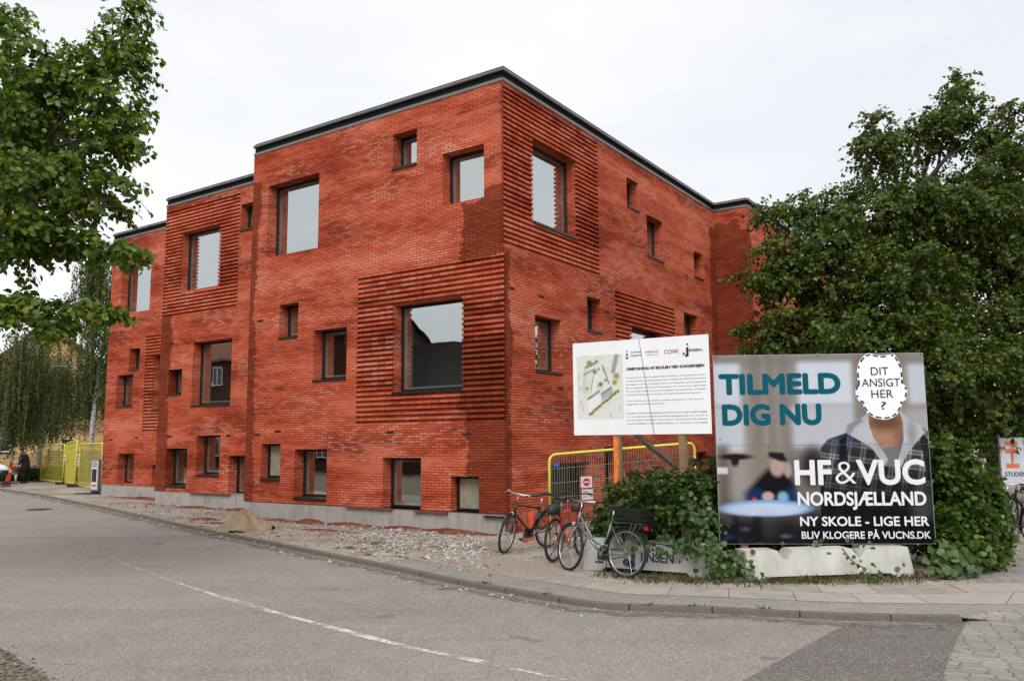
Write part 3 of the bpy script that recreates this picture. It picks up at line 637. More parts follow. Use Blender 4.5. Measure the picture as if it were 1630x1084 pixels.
def stones(name, P, size, mat, flat=.65, seed=1):
    """many small angular stones in one mesh"""
    rg = np.random.default_rng(seed); n = len(P); base = np.array([(1,0,0),(0,1,0),(-1,0,0),(0,-1,0),(0,0,1),(0,0,-1)], float)
    V = base[None]*(1+rg.uniform(-.35, .35, (n, 6, 1))); V[:, :, 2] *= flat
    an = rg.uniform(0, 6.28, n); ca, sa = np.cos(an), np.sin(an); x = V[:, :, 0]*ca[:, None]-V[:, :, 1]*sa[:, None]; y = V[:, :, 0]*sa[:, None]+V[:, :, 1]*ca[:, None]
    V[:, :, 0] = x; V[:, :, 1] = y; V[:, :, 2] += V[:, :, 0]*rg.uniform(-.4, .4, (n, 1))
    s_ = size(rg, n) if callable(size) else np.full(n, size); V = V*s_[:, None, None]+np.array(P)[:, None, :]+np.array([0, 0, .25])*s_[:, None, None]
    fc = np.array([(0,1,4),(1,2,4),(2,3,4),(3,0,4),(1,0,5),(2,1,5),(3,2,5),(0,3,5)]); Fc = (fc[None]+np.arange(n)[:, None, None]*6).reshape(-1, 3)
    me = bpy.data.meshes.new(name); me.from_pydata(V.reshape(-1, 3).tolist(), [], Fc.tolist()); me.materials.append(mat); o = bpy.data.objects.new(name, me); COL.objects.link(o); return struct(o, 'stuff')
def stone_mat(name, cols):
    m = Mat(name); r_ = m.n('ShaderNodeNewGeometry').outputs['Random Per Island']; m.set(base=m.mix(m.math('MULTIPLY', m.noise(m.coord(), 40, 3), .35), m.ramp(r_, cols), (.5, .47, .43)), rough=.9); return m.m
MT['stones'] = stone_mat('crushed_stone', [(0, (.09, .08, .07)), (.35, (.24, .215, .19)), (.75, (.40, .365, .325)), (1, (.55, .52, .47))])
MT['bricklets'] = stone_mat('brick_bits', [(0, (.06, .018, .012)), (.5, (.20, .05, .03)), (.8, (.30, .16, .11)), (1, (.45, .38, .32))])
rg = np.random.default_rng(5); P = []
for _ in range(3600):
    t = rg.beta(1.5, 1.5); x = 540+t*240; y = 863+(t-.5)*34+rg.normal()*12.5
    if math.sin(x*.061+1)+math.sin(y*.31+x*.023)+.6*math.sin(x*.17-y*.2) < rg.uniform(-1.6, .9): continue
    P.append(tuple(gnd(x, y)))
stones('crushed_stone', P, lambda g, n: np.exp(g.normal(-3.95, .42, n)), MT['stones'], seed=2)
P = []
for _ in range(5200):
    u = rg.uniform(); x = 170+u*600; k = np.interp(x, [170, 391, 560, 800], [800, 826, 838, 872]); P.append(tuple(gnd(x, k+rg.normal()*(5+u*9))))
stones('gravel', [p for p in P if (RB.inverted() @ (Vector(p)-CORNER)).y < (0 if p[0] > -7.0 else 1.5)-.15], lambda g, n: np.exp(g.normal(-4.35, .4, n)), MT['stones'], seed=3)
P = []
for k in range(1500):
    s = rg.uniform(.1, 20.5); yy = (0 if s < S1 else OM if s < S2 else OL)-abs(rg.normal())*.28-.06; P.append(tuple(loc(-s, yy)))
for k in range(350): P.append(tuple(gnd(*(lambda x: (x, np.interp(x, [250, 600, 800], [822, 868, 895])+rg.normal()*10))(rg.uniform(250, 800)))))
stones('brick_bits', P, lambda g, n: np.exp(g.normal(-3.9, .5, n)), MT['bricklets'], .5, seed=4)
P = []
for _ in range(900):
    i = rg.integers(i0, n0-12); o_ = -abs(rg.normal())*.22-.02; p = KERB[i]+KN[i]*o_; P.append((p.x, p.y, -.06))
P2 = []
for _ in range(420):
    x = rg.uniform(0, 1)**2*130; P2.append(tuple(gnd(x-5, 1050+x*.5+rg.normal()*13, -.054)))
MT['litter'] = stone_mat('leaf_litter', [(0, (.02, .014, .010)), (.6, (.10, .065, .04)), (.9, (.2, .15, .1)), (1, (.38, .33, .27))])
stones('leaf_litter', P2, lambda g, n: np.exp(g.normal(-4.3, .5, n)), MT['litter'], .4, seed=9)
stones('grit', P, lambda g, n: np.exp(g.normal(-4.4, .6, n)), MT['stones'], seed=6)
# ------------------------------------------------------------------ foliage
def leaf_mat(name, cols, trans=.35, rough=.45, spec=.35):
    m = Mat(name); t = m.t; r_ = m.n('ShaderNodeNewGeometry').outputs['Random Per Island']
    c = m.ramp(r_, cols); m.set(base=c, rough=rough, spec=spec)
    tl = m.n('ShaderNodeBsdfTranslucent', {'Color': m.mix(1., c, (1.5, 1.7, .55), 'MULTIPLY')})
    mxn = m.n('ShaderNodeMixShader', {0: trans}); m.l(m.b.outputs[0], mxn.inputs[1]); m.l(tl.outputs[0], mxn.inputs[2])
    m.l(mxn.outputs[0], t.nodes['Material Output'].inputs['Surface']); return m.m
MT['linden'] = leaf_mat('linden_leaf', [(0, (.034, .072, .008)), (.45, (.075, .135, .012)), (.8, (.125, .20, .018)), (.95, (.19, .25, .03)), (1, (.27, .25, .05))], .38, .4, .5)
MT['linden2'] = leaf_mat('linden_leaf_dark', [(0, (.024, .048, .007)), (.5, (.050, .090, .012)), (.85, (.090, .135, .018)), (.96, (.15, .175, .028)), (1, (.21, .15, .03))], .3, .42, .3)
MT['tip2'] = leaf_mat('linden_new_growth_lit_tops', [(0, (.06, .085, .014)), (.5, (.105, .135, .022)), (.9, (.17, .17, .035)), (1, (.24, .14, .04))], .3, .42, .3)  # young leaf colour, doubling as painted light on the clump tops
MT['tip1'] = leaf_mat('linden_fresh_lit_tips', [(0, (.09, .15, .014)), (.6, (.16, .22, .022)), (1, (.27, .26, .05))], .4, .4, .4)
MT['hedge'] = leaf_mat('hedge_leaf', [(0, (.020, .045, .009)), (.5, (.038, .078, .014)), (.85, (.07, .12, .02)), (1, (.13, .17, .04))], .3)
MT['hedge2'] = leaf_mat('hazel_leaf', [(0, (.028, .055, .010)), (.5, (.055, .100, .016)), (.85, (.10, .15, .022)), (1, (.19, .22, .045))], .34)
MT['ivy'] = leaf_mat('ivy_leaf', [(0, (.035, .075, .025)), (.6, (.07, .125, .035)), (1, (.11, .17, .05))], .25)
MT['birch'] = leaf_mat('birch_leaf', [(0, (.030, .052, .010)), (.5, (.060, .092, .018)), (1, (.12, .155, .035))], .35)
MT['bark'] = plain('grey_brown_bark', (.055, .043, .032), .9, 0, .4, 6, .8)
def birch_bark():
    m = Mat('white_birch_bark'); v = m.coord(); n1 = m.noise(m.map(v, (3, 3, 14)), 1.6, 4, .7); n2 = m.noise(v, 1.1, 4, .6)
    c = m.ramp(n1, [(.40, (.02, .018, .016)), (.47, (.42, .40, .37)), (.7, (.58, .56, .53))]); m.set(base=m.mix(m.math('MULTIPLY', m.math('GREATER_THAN', n2, .62), .8), c, (.04, .035, .03)), rough=.8); return m.m
MT['birchbark'] = birch_bark()
def nrm(a_): return a_/np.maximum(np.linalg.norm(a_, axis=-1, keepdims=True), 1e-9)
def leaf_arrays(P, D, N, Ln, W):
    """folded six point leaves"""
    D = nrm(D); N = nrm(N-D*(N*D).sum(1, keepdims=True)); S = np.cross(D, N); L_ = Ln[:, None]; W_ = W[:, None]
    k = [P, P+D*L_*.30+S*W_*.52+N*L_*.05, P+D*L_*.68+S*W_*.40+N*L_*.03, P+D*L_-N*L_*.14, P+D*L_*.68-S*W_*.40+N*L_*.03, P+D*L_*.30-S*W_*.52+N*L_*.05]
    return np.stack(k, 1)
def leaf_obj(name, V, mat, parent=None, tips=None, tipmat=None):
    n = len(V); V = V.reshape(-1, 3); f = (np.array([[0, 1, 2, 3], [0, 3, 4, 5]])[None]+np.arange(n)[:, None, None]*6).reshape(-1, 4)
    me = bpy.data.meshes.new(name); me.vertices.add(len(V)); me.vertices.foreach_set('co', V.astype(np.float32).ravel())
    me.loops.add(f.size); me.loops.foreach_set('vertex_index', f.astype(np.int32).ravel()); me.polygons.add(len(f)); me.polygons.foreach_set('loop_start', np.arange(0, f.size, 4, dtype=np.int32))
    me.update(calc_edges=True); me.validate(); me.materials.append(mat)
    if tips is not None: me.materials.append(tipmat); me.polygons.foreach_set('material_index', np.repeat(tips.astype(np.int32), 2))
    o = bpy.data.objects.new(name, me); COL.objects.link(o)
    if parent: o.parent = parent
    return o
def sprays(rg, O, D, length, k, leaf, droop=.3, up=.55, hang=.6, spread=.35, wr=.85):
    """leafy twigs: O origins, D directions -> leaf arrays, twig polylines"""
    m = len(O); D = nrm(D); Ls = length*rg.uniform(.6, 1.25, m); V = []; dn = np.array([0, 0, -1.])
    side = nrm(np.cross(D, np.array([0, 0, 1.]))+1e-6)
    for i in range(k):
        t = (i+rg.uniform(0, 1, m))/k; sg = 1 if i % 2 else -1
        P = O+D*(Ls*t)[:, None]+dn*(droop*Ls*t*t)[:, None]+rg.normal(0, leaf*.35, (m, 3))
        A = side*sg*.65+D*.5+dn*hang+rg.normal(0, spread, (m, 3))
        N = np.array([0, 0, 1.])*up+D*.35+rg.normal(0, .45, (m, 3))
        l_ = leaf*rg.uniform(.65, 1.2, m); V.append(leaf_arrays(P, A, N, l_, l_*wr*rg.uniform(.85, 1.1, m)))
    tw = [(O[j], O[j]+D[j]*Ls[j]*.5+dn*droop*Ls[j]*.25, O[j]+D[j]*Ls[j]+dn*droop*Ls[j]) for j in range(m)]
    return np.concatenate(V), tw
def rand_dirs(rg, n): return nrm(rg.normal(size=(n, 3)))
def tree(name, label, base, lobes, mat, bark, trunk_r, leaf, nspray, k, trunk_top=None, seed=1, sub=9, subr=(.28, .5), slen=.55, via=None, parts=('trunk', 'crown'), group=None, flat=.8, inner=.25, droop=.3, outw=None, tipmat=None, tipk=2):
    """lobes: (centre, (rx,ry,rz)); each is broken into sub-clumps that carry the sprays; limbs reach every lobe"""
    rg = np.random.default_rng(seed); base = np.array(base, float)
    root = thing(name, label, 'tree', tuple(base), group=group)
    tips = []; vol = np.array([l_[1][0]*l_[1][1]*l_[1][2] for l_ in lobes])**.66; share = vol/vol.sum(); V = []; tb = MB()
    top = np.array(trunk_top if trunk_top is not None else base+np.array([0, 0, 4.]))
    tb.tube([tuple(base-base), tuple((top-base)*.35+rg.normal(0, .08, 3)*[1, 1, 0]), tuple((top-base)*.7+rg.normal(0, .1, 3)*[1, 1, 0]), tuple(top-base)], [trunk_r*1.15, trunk_r*.9, trunk_r*.7, trunk_r*.4], 10)
    for (c, r_), s_ in zip(lobes, share):
        c = np.array(c, float); r_ = np.array(r_, float); ns = max(3, int(sub*(0.5+len(lobes)*s_)))
        st = base+(top-base)*rg.uniform(.45, 1.0); mid = (st+c)/2+rg.normal(0, .15, 3)+np.array([0, 0, .2])
        if via is not None and (c-base) @ (np.array(via)-base) > .6*((np.array(via)-base)**2).sum(): mid = np.array(via)+rg.normal(0, .12, 3); st = base+(top-base)*.5
        if via is not None and c[2] < 4.9: st = np.array([base[0]+.3, base[1], c[2]-.1]); mid = (st+c)/2+np.array([0, 0, .05])
        tb.tube([tuple(st-base), tuple(mid-base), tuple(c-base)], [trunk_r*.33, trunk_r*.2, trunk_r*.1] if via is None else [.04, .02, .006], 6)
        d = rand_dirs(rg, ns); d[:, 2] = d[:, 2]*.9+.05; sc = c+nrm(d)*r_*rg.uniform(.62, .95, (ns, 1)); sr_ = r_.mean()*rg.uniform(*subr, ns)
        for p, q in zip(sc, sr_):
            m_ = (c+p)/2+rg.normal(0, .08, 3); tb.tube([tuple(c-base), tuple(m_-base), tuple(p-base)], [trunk_r*.1, trunk_r*.07, trunk_r*.035], 4, cap=False)
            n_ = max(6, int(nspray*s_/ns)); dd = rand_dirs(rg, n_); rr = rg.uniform(.25, 1, (n_, 1))**.6
            O = p+dd*rr*q*np.array([1, 1, flat]); od = nrm(O-c)*.8+dd*.5+rg.normal(0, .25, (n_, 3))
            if outw is not None: od = od+np.array(outw)
            od[:, 2] = od[:, 2]*.45-.05
            a_, tw = sprays(rg, O, od, slen, k, leaf, droop); V.append(a_); up_ = np.tile((O[:, 2] > p[2]-.15*q) & (rr[:, 0] > .6), k); tips.append((np.arange(len(a_)) >= n_*(k-tipk)) & up_ & (rg.uniform(0, 1, len(a_)) < .8))  # upper outer tips turn paler: new growth plus top light put into colour
            for t_ in tw[::3]: tb.tube([tuple(x-base) for x in t_], [.008, .006, .003], 3, cap=False)
        n_ = int(nspray*s_*inner); dd = rand_dirs(rg, n_); O = c+dd*r_*rg.uniform(.1, .55, (n_, 1)); a_, tw = sprays(rg, O, dd, slen, max(4, k//2), leaf*1.2, droop); V.append(a_); tips.append(np.zeros(len(a_), bool))
    V = np.concatenate(V)-base
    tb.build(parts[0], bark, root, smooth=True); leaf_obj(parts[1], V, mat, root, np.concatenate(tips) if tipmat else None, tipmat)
    return root
# big linden on the right, behind the hoarding
def L(px, py, rx, ry, D, rd): p = at(px, py, D); k = D/F*1.0; return (tuple(p), (rx*k, rd, ry*k))
D0 = 18.5
lob = [L(1490, 420, 130, 150, D0+1.5, 2.0), L(1425, 335, 72, 80, D0, 1.4), L(1402, 250, 38, 52, D0+.5, .8), L(1388, 200, 8, 16, D0+.4, .3), L(1468, 212, 46, 44, D0+1, .9), L(1510, 178, 28, 34, D0+1, .7), L(1528, 130, 6, 20, D0+1, .25), L(1566, 212, 28, 46, D0+.5, .8), L(1618, 180, 26, 14, D0, .4), L(1600, 270, 55, 60, D0+.3, 1.0),
       L(1275, 340, 42, 30, D0, .8), L(1228, 336, 18, 12, D0-.2, .4), L(1300, 425, 80, 75, D0-.5, 1.2), L(1240, 415, 42, 45, D0-.4, .7), L(1335, 362, 36, 40, D0-.3, .8), L(1196, 447, 28, 12, D0-.6, .4), L(1250, 520, 60, 42, D0-.3, .9), L(1225, 560, 40, 26, D0-.3, .7), L(1370, 520, 100, 80, D0-1, 1.3), L(1500, 560, 110, 90, D0-1, 1.4),
       L(1600, 400, 75, 90, D0+1, 1.3), L(1610, 540, 65, 80, D0-.5, 1.1), L(1580, 650, 85, 60, D0-.5, 1.0), L(1480, 660, 75, 60, D0, 1.0), L(1690, 330, 80, 130, D0+1.5, 1.5), L(1690, 520, 80, 130, D0+1, 1.5), L(1650, 650, 70, 45, D0-.3, .8), L(1545, 330, 70, 70, D0-.3, 1.0), L(1440, 450, 80, 70, D0-1.2, .9), L(1300, 590, 90, 50, D0+.5, 1.0)]
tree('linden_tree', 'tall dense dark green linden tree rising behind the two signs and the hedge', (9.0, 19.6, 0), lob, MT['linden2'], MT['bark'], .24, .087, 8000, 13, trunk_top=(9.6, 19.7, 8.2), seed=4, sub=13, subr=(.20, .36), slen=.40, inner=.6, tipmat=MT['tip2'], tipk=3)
# linden reaching in from the left, near
def LL(px, py, rx, ry, D=11., rd=.6): p = at(px, py, D); k = D/F; return (tuple(p), (rx*k, rd, ry*k))
lob2 = [LL(30, 110, 42, 55, 11.3, .7), LL(75, 90, 20, 26, 11, .4), LL(20, 40, 14, 26, 11.2, .3), LL(100, 170, 75, 60, 11.2, .7), LL(175, 105, 38, 42, 11, .5), LL(200, 55, 22, 36, 11, .35), LL(208, 22, 12, 16, 11, .2), LL(205, 110, 26, 34, 10.9, .35), LL(175, 160, 48, 24, 10.9, .5), LL(185, 205, 32, 13, 10.8, .3), LL(120, 235, 66, 34, 11, .6), LL(187, 238, 26, 10, 10.8, .25),
        LL(35, 230, 60, 80, 11.3, .8), LL(100, 285, 76, 26, 11, .5), LL(185, 293, 26, 8, 10.8, .22), LL(50, 300, 70, 60, 10.4, .8), LL(85, 325, 60, 22, 11, .5), LL(160, 330, 28, 8, 10.7, .22), LL(40, 375, 60, 34, 10.6, .7), LL(118, 380, 48, 15, 10.8, .35), LL(172, 388, 30, 10, 10.8, .22), LL(203, 401, 11, 5, 10.8, .12), LL(85, 398, 40, 12, 11, .4), LL(20, 398, 36, 12, 10.6, .4),
        LL(20, 486, 40, 14, 10.7, .4), LL(75, 494, 50, 13, 10.9, .4), LL(135, 489, 32, 9, 10.9, .25), LL(164, 497, 12, 5, 10.9, .15), LL(60, 516, 40, 8, 10.7, .3), LL(-60, 200, 80, 220, 11.5, 1.6), LL(-70, 480, 50, 30, 11, 1.0), LL(-170, 250, 110, 240, 12, 2.0), LL(-5, 160, 40, 60, 10.5, .6)]
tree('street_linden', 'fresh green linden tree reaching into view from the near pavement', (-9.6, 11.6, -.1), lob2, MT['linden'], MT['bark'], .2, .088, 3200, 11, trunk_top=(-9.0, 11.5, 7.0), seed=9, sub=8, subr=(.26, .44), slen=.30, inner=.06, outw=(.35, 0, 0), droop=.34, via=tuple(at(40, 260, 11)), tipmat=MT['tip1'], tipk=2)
# weeping birches by the yellow house
def birch(label, base, h, lean, crown_r, seed, nstr, lo, side=0, leaf=.075):
    rg = np.random.default_rng(seed); base = np.array(base, float); root = thing('weeping_birch', label, 'tree', tuple(base), group='weeping birches beside the yellow brick house')
    tb = MB(); pts = [np.array([0, 0, 0]), np.array([lean*.1, 0, h*.25]), np.array([lean*.35, .1, h*.5]), np.array([lean*.75, .1, h*.75]), np.array([lean, 0, h])]
    tb.tube([tuple(p) for p in pts], [.17, .14, .11, .07, .02], 8); V = []
    P3 = lambda t: pts[min(3, int(t*4))]+(pts[min(3, int(t*4))+1]-pts[min(3, int(t*4))])*(t*4-min(3, int(t*4)))
    for i in range(26):
        t = rg.uniform(.3, .97); a_ = rg.uniform(0, 6.28); s_ = P3(t); reach = crown_r*(1.05-t*.62)*rg.uniform(.45, 1.1)
        e = s_+np.array([math.cos(a_)*reach+side*rg.uniform(0, 1), math.sin(a_)*reach*.8, reach*rg.uniform(.3, .85)]); m_ = (s_+e)/2+np.array([0, 0, .15*reach])
        tb.tube([tuple(s_), tuple(m_), tuple(e)], [.05*(1.1-t), .03*(1.1-t)+.006, .008], 5, cap=False)
        for j in range(nstr):
            q = rg.uniform(.25, 1.05); o = (s_*(1-q)+e*q)+np.array([0, 0, .25*reach*q*(1-q)])+rg.normal(0, .16, 3); ln = min(o[2]-lo*rg.uniform(.85, 1.5), rg.uniform(1.4, 4.2))
            if ln < .4: ln = .4
            k = int(ln/.040); z = np.linspace(0, 1, k); sw = rg.normal(0, .09, 2)
            Pp = o+np.stack([sw[0]*z*ln*.4+rg.normal(0, .055, k), sw[1]*z*ln*.4+rg.normal(0, .055, k), -z*ln], 1)
            A = np.stack([rg.normal(0, .6, k), rg.normal(0, .6, k), -np.ones(k)], 1); N = rg.normal(0, 1, (k, 3)); l_ = leaf*rg.uniform(.7, 1.3, k); V.append(leaf_arrays(Pp, A, N, l_, l_*.75))
            if j % 2 == 0: tb.tube([tuple(o), tuple(o+np.array([sw[0]*ln*.4, sw[1]*ln*.4, -ln]))], .004, 3, cap=False)
    tb.build('trunk', MT['birchbark'], root, smooth=True); leaf_obj('crown', np.concatenate(V), MT['birch'], root); return root
g = at(141, 757, 44); birch('weeping birch with a bright white trunk right beside the red school', (g.x, 44, 0), 12.6, .75, 3.4, 21, 20, 2.8, -.5, .095)
g = at(92, 757, 50); birch('weeping birch with long hanging branches in front of the yellow brick house wall', (g.x, 48, 0), 8.0, -.6, 3.2, 22, 15, 2.0, 0, .095)
g = at(-10, 757, 42); birch('weeping birch at the left edge of the photo above the walking woman', (g.x, 42, 0), 7.8, .8, 3.4, 23, 15, 1.4, 0, .095)
g = at(20, 757, 56); birch('weeping birch standing farthest back behind the yellow brick house corner', (g.x-1, 60, 0), 9.2, .5, 4.2, 24, 18, 3., 0, .11)

# hedges and climbers
def hedge(name, label, cat, boxes, mat, leaf, n, k, seed, slen=.3, group=None, holes=None):
    """boxes: (centre, half sizes); leaves gather on the outside of the overlapping rounded masses, with a dark twiggy inside"""
    rg = np.random.default_rng(seed); base = np.array(boxes[0][0], float)*[1, 1, 0]; root = thing(name, label, cat, tuple(base), group=group); V = []; tb = MB()
    area = np.array([b_[1][0]*b_[1][2]+b_[1][1]*b_[1][2] for b_ in boxes]); area /= area.sum()
    for (c, h), s_ in zip(boxes, area):
        c = np.array(c); h = np.array(h); n_ = int(n*s_); d = rand_dirs(rg, n_); d = nrm(d/np.maximum(np.abs(d)**.45, .2)); nz_ = 1+.10*np.sin(d[:, :1]*7+seed)+.08*np.sin(d[:, 2:]*9+d[:, :1]*5)
        O = c+d*h*nz_*rg.uniform(.72, 1.0, (n_, 1)); O[:, 2] = np.maximum(O[:, 2], .03)
        dd = d*.7+rg.normal(0, .4, (n_, 3))+np.array([0, 0, .35]); a_, tw = sprays(rg, O, dd, slen, k, leaf, .35, .4, .45); V.append(a_)
        for t_ in tw[::2]: tb.tube([tuple(np.array(x)-base) for x in t_], [.006, .005, .003], 3, cap=False)
        m_ = n_//2; d = rand_dirs(rg, m_); O = c+d*h*rg.uniform(.2, .75, (m_, 1)); O[:, 2] = np.maximum(O[:, 2], .03); a_, tw = sprays(rg, O, d, slen, k, leaf*1.3, .3); V.append(a_)
        if h[1] < .25: continue
        for q in range(max(3, int(6*s_*len(boxes)))):
            x, y = c[0]+rg.uniform(-.7, .7)*h[0], c[1]+rg.uniform(-.6, .6)*h[1]; tb.tube([(x-base[0], y-base[1], 0), (x-base[0]+rg.normal()*.1, y-base[1], c[2]*.8), (x-base[0]+rg.normal()*.25, y-base[1]+rg.normal()*.1, c[2]+h[2]*.7)], [.02, .015, .006], 5)
    tb.build('branches', MT['bark'], root); leaf_obj('foliage', np.concatenate(V)-base, mat, root); return root
bl0, bl1 = gnd(928, 906), gnd(1133, 921); br0, br1 = gnd(1187, 926), gnd(1457, 917)
def box_at(x0, x1, y0, y1, D, hd): # photo rectangle at a distance -> rounded mass
    p, q = at(x0, y0, D), at(x1, y1, D); return (((p.x+q.x)/2, D, (p.z+q.z)/2), (abs(q.x-p.x)/2, hd, abs(p.z-q.z)/2))
hedge('hedge', 'clipped dark green hedge growing under the white project sign behind the bicycles', 'hedge',
      [box_at(965, 1060, 762, 850, 12.42, .18), box_at(1040, 1140, 745, 840, 12.0, .18), box_at(960, 1090, 770, 905, 13.5, .45), box_at(1040, 1150, 758, 905, 13.2, .45), box_at(945, 990, 800, 900, 13.7, .3), box_at(1095, 1160, 725, 905, 13.2, .4), box_at(1000, 1060, 750, 800, 13.6, .35), box_at(1150, 1300, 740, 915, 13.4, .5), box_at(1300, 1460, 740, 915, 13.4, .5)], MT['hedge'], .066, 1900, 10, 31, .2)
hedge('hazel_bush', 'broad bright green bush spreading right of the billboard', 'bush',
      [box_at(1475, 1560, 705, 905, 13.0, .55), box_at(1530, 1588, 745, 905, 13.2, .55), box_at(1480, 1530, 695, 770, 12.9, .3), box_at(1490, 1580, 800, 915, 12.5, .4)], MT['hedge2'], .085, 1050, 10, 32, .24)
def climber(label, pxs, D, n, seed, leaf=.11):
    rg = np.random.default_rng(seed); root = thing('ivy', label, 'climbing plant', tuple(at(*pxs[0], D)*1), group=None); base = np.array(root.location); V = []; tb = MB()
    for j in range(n):
        i = rg.integers(0, len(pxs)-1); t = rg.uniform(); p = (1-t)*np.array(pxs[i])+t*np.array(pxs[i+1]); o = np.array(at(p[0]+rg.normal()*13, p[1]+rg.normal()*7, D+rg.normal()*.05)); o[2] = max(o[2], .03)
        P_ = o[None]+rg.normal(0, .05, (3, 3)); A = rg.normal(0, .5, (3, 3))+np.array([0, -.3, -.7]); N = np.array([0, -1., .5])+rg.normal(0, .4, (3, 3)); l_ = leaf*rg.uniform(.6, 1.15, 3); V.append(leaf_arrays(P_, A, N, l_, l_*1.05))
    tb.tube([tuple(np.array(at(*q, D+.04))-base) for q in pxs], .008, 4); tb.build('stem', MT['bark'], root); leaf_obj('foliage', np.concatenate(V)-base, MT['ivy'], root); return root
climber('broad leaved ivy creeping over the ground at the right end of the concrete block', [(1488, 872), (1505, 888), (1530, 905), (1490, 908), (1520, 885), (1555, 900)], 11.75, 55, 41, .13)
climber('ivy hanging down in the gap between the two concrete blocks', [(1118, 790), (1126, 845), (1132, 880), (1150, 908), (1168, 914), (1178, 892), (1140, 890)], 11.62, 115, 42, .08)
climber('ivy spilling over the top of the left concrete block', [(1010, 862), (1050, 866), (1090, 870), (1120, 880), (1140, 892), (1060, 868)], 11.93, 50, 43, .075)
climber('thin ivy tendril trailing over the front of the right concrete block', [(1340, 872), (1352, 888), (1362, 897), (1380, 906)], 11.5, 9, 44, .07)
climber('low ivy under the bottom edge of the billboard', [(1180, 886), (1230, 883), (1300, 882), (1345, 882), (1390, 882), (1440, 882)], 12.0, 34, 45, .08)
# grass tufts and weeds
def tuft(name, P, n, h, mat, seed, spread=.12):
    rg = np.random.default_rng(seed); V = []
    for p in P:
        k = n; o = np.array(p)+np.stack([rg.normal(0, spread, k), rg.normal(0, spread*.6, k), np.zeros(k)], 1); A = np.stack([rg.normal(0, .6, k), rg.normal(0, .6, k), np.ones(k)], 1); l_ = h*rg.uniform(.4, 1.2, k); V.append(leaf_arrays(o, A, rg.normal(0, 1, (k, 3)), l_, np.full(k, .012)+l_*.06))
    return struct(leaf_obj(name, np.concatenate(V), mat), 'stuff')
MT['drygrass'] = leaf_mat('dry_grass', [(0, (.05, .05, .015)), (.5, (.13, .10, .045)), (1, (.10, .14, .03))], .2)
rg = np.random.default_rng(8)
P = [tuple(gnd(1150+t*320+rg.normal()*4, 924+rg.normal()*4-t*3)) for t in rg.uniform(0, 1, 120)]+[tuple(gnd(960+t*180, 916+rg.normal()*4+t*10)) for t in rg.uniform(0, 1, 40)]
tuft('grass', P, 16, .08, MT['drygrass'], 51)
P = [tuple(gnd(x, y)) for x, y in ((556, 873), (600, 866))]; tuft('weeds', P, 40, .06, MT['ivy'], 52, .07)
P = [tuple(gnd(*q)) for q in ((1030, 963), (1100, 965), (1215, 969), (870, 947), (770, 929))]; tuft('weeds', P, 14, .05, MT['hedge'], 53, .05)
P = [tuple(at(rg.uniform(-40, 135), 757, rg.uniform(46, 49))*1) for _ in range(240)]; P = [(p[0], p[1], 0) for p in P]; tuft('grass', P, 22, .75, MT['hedge2'], 54, .35)
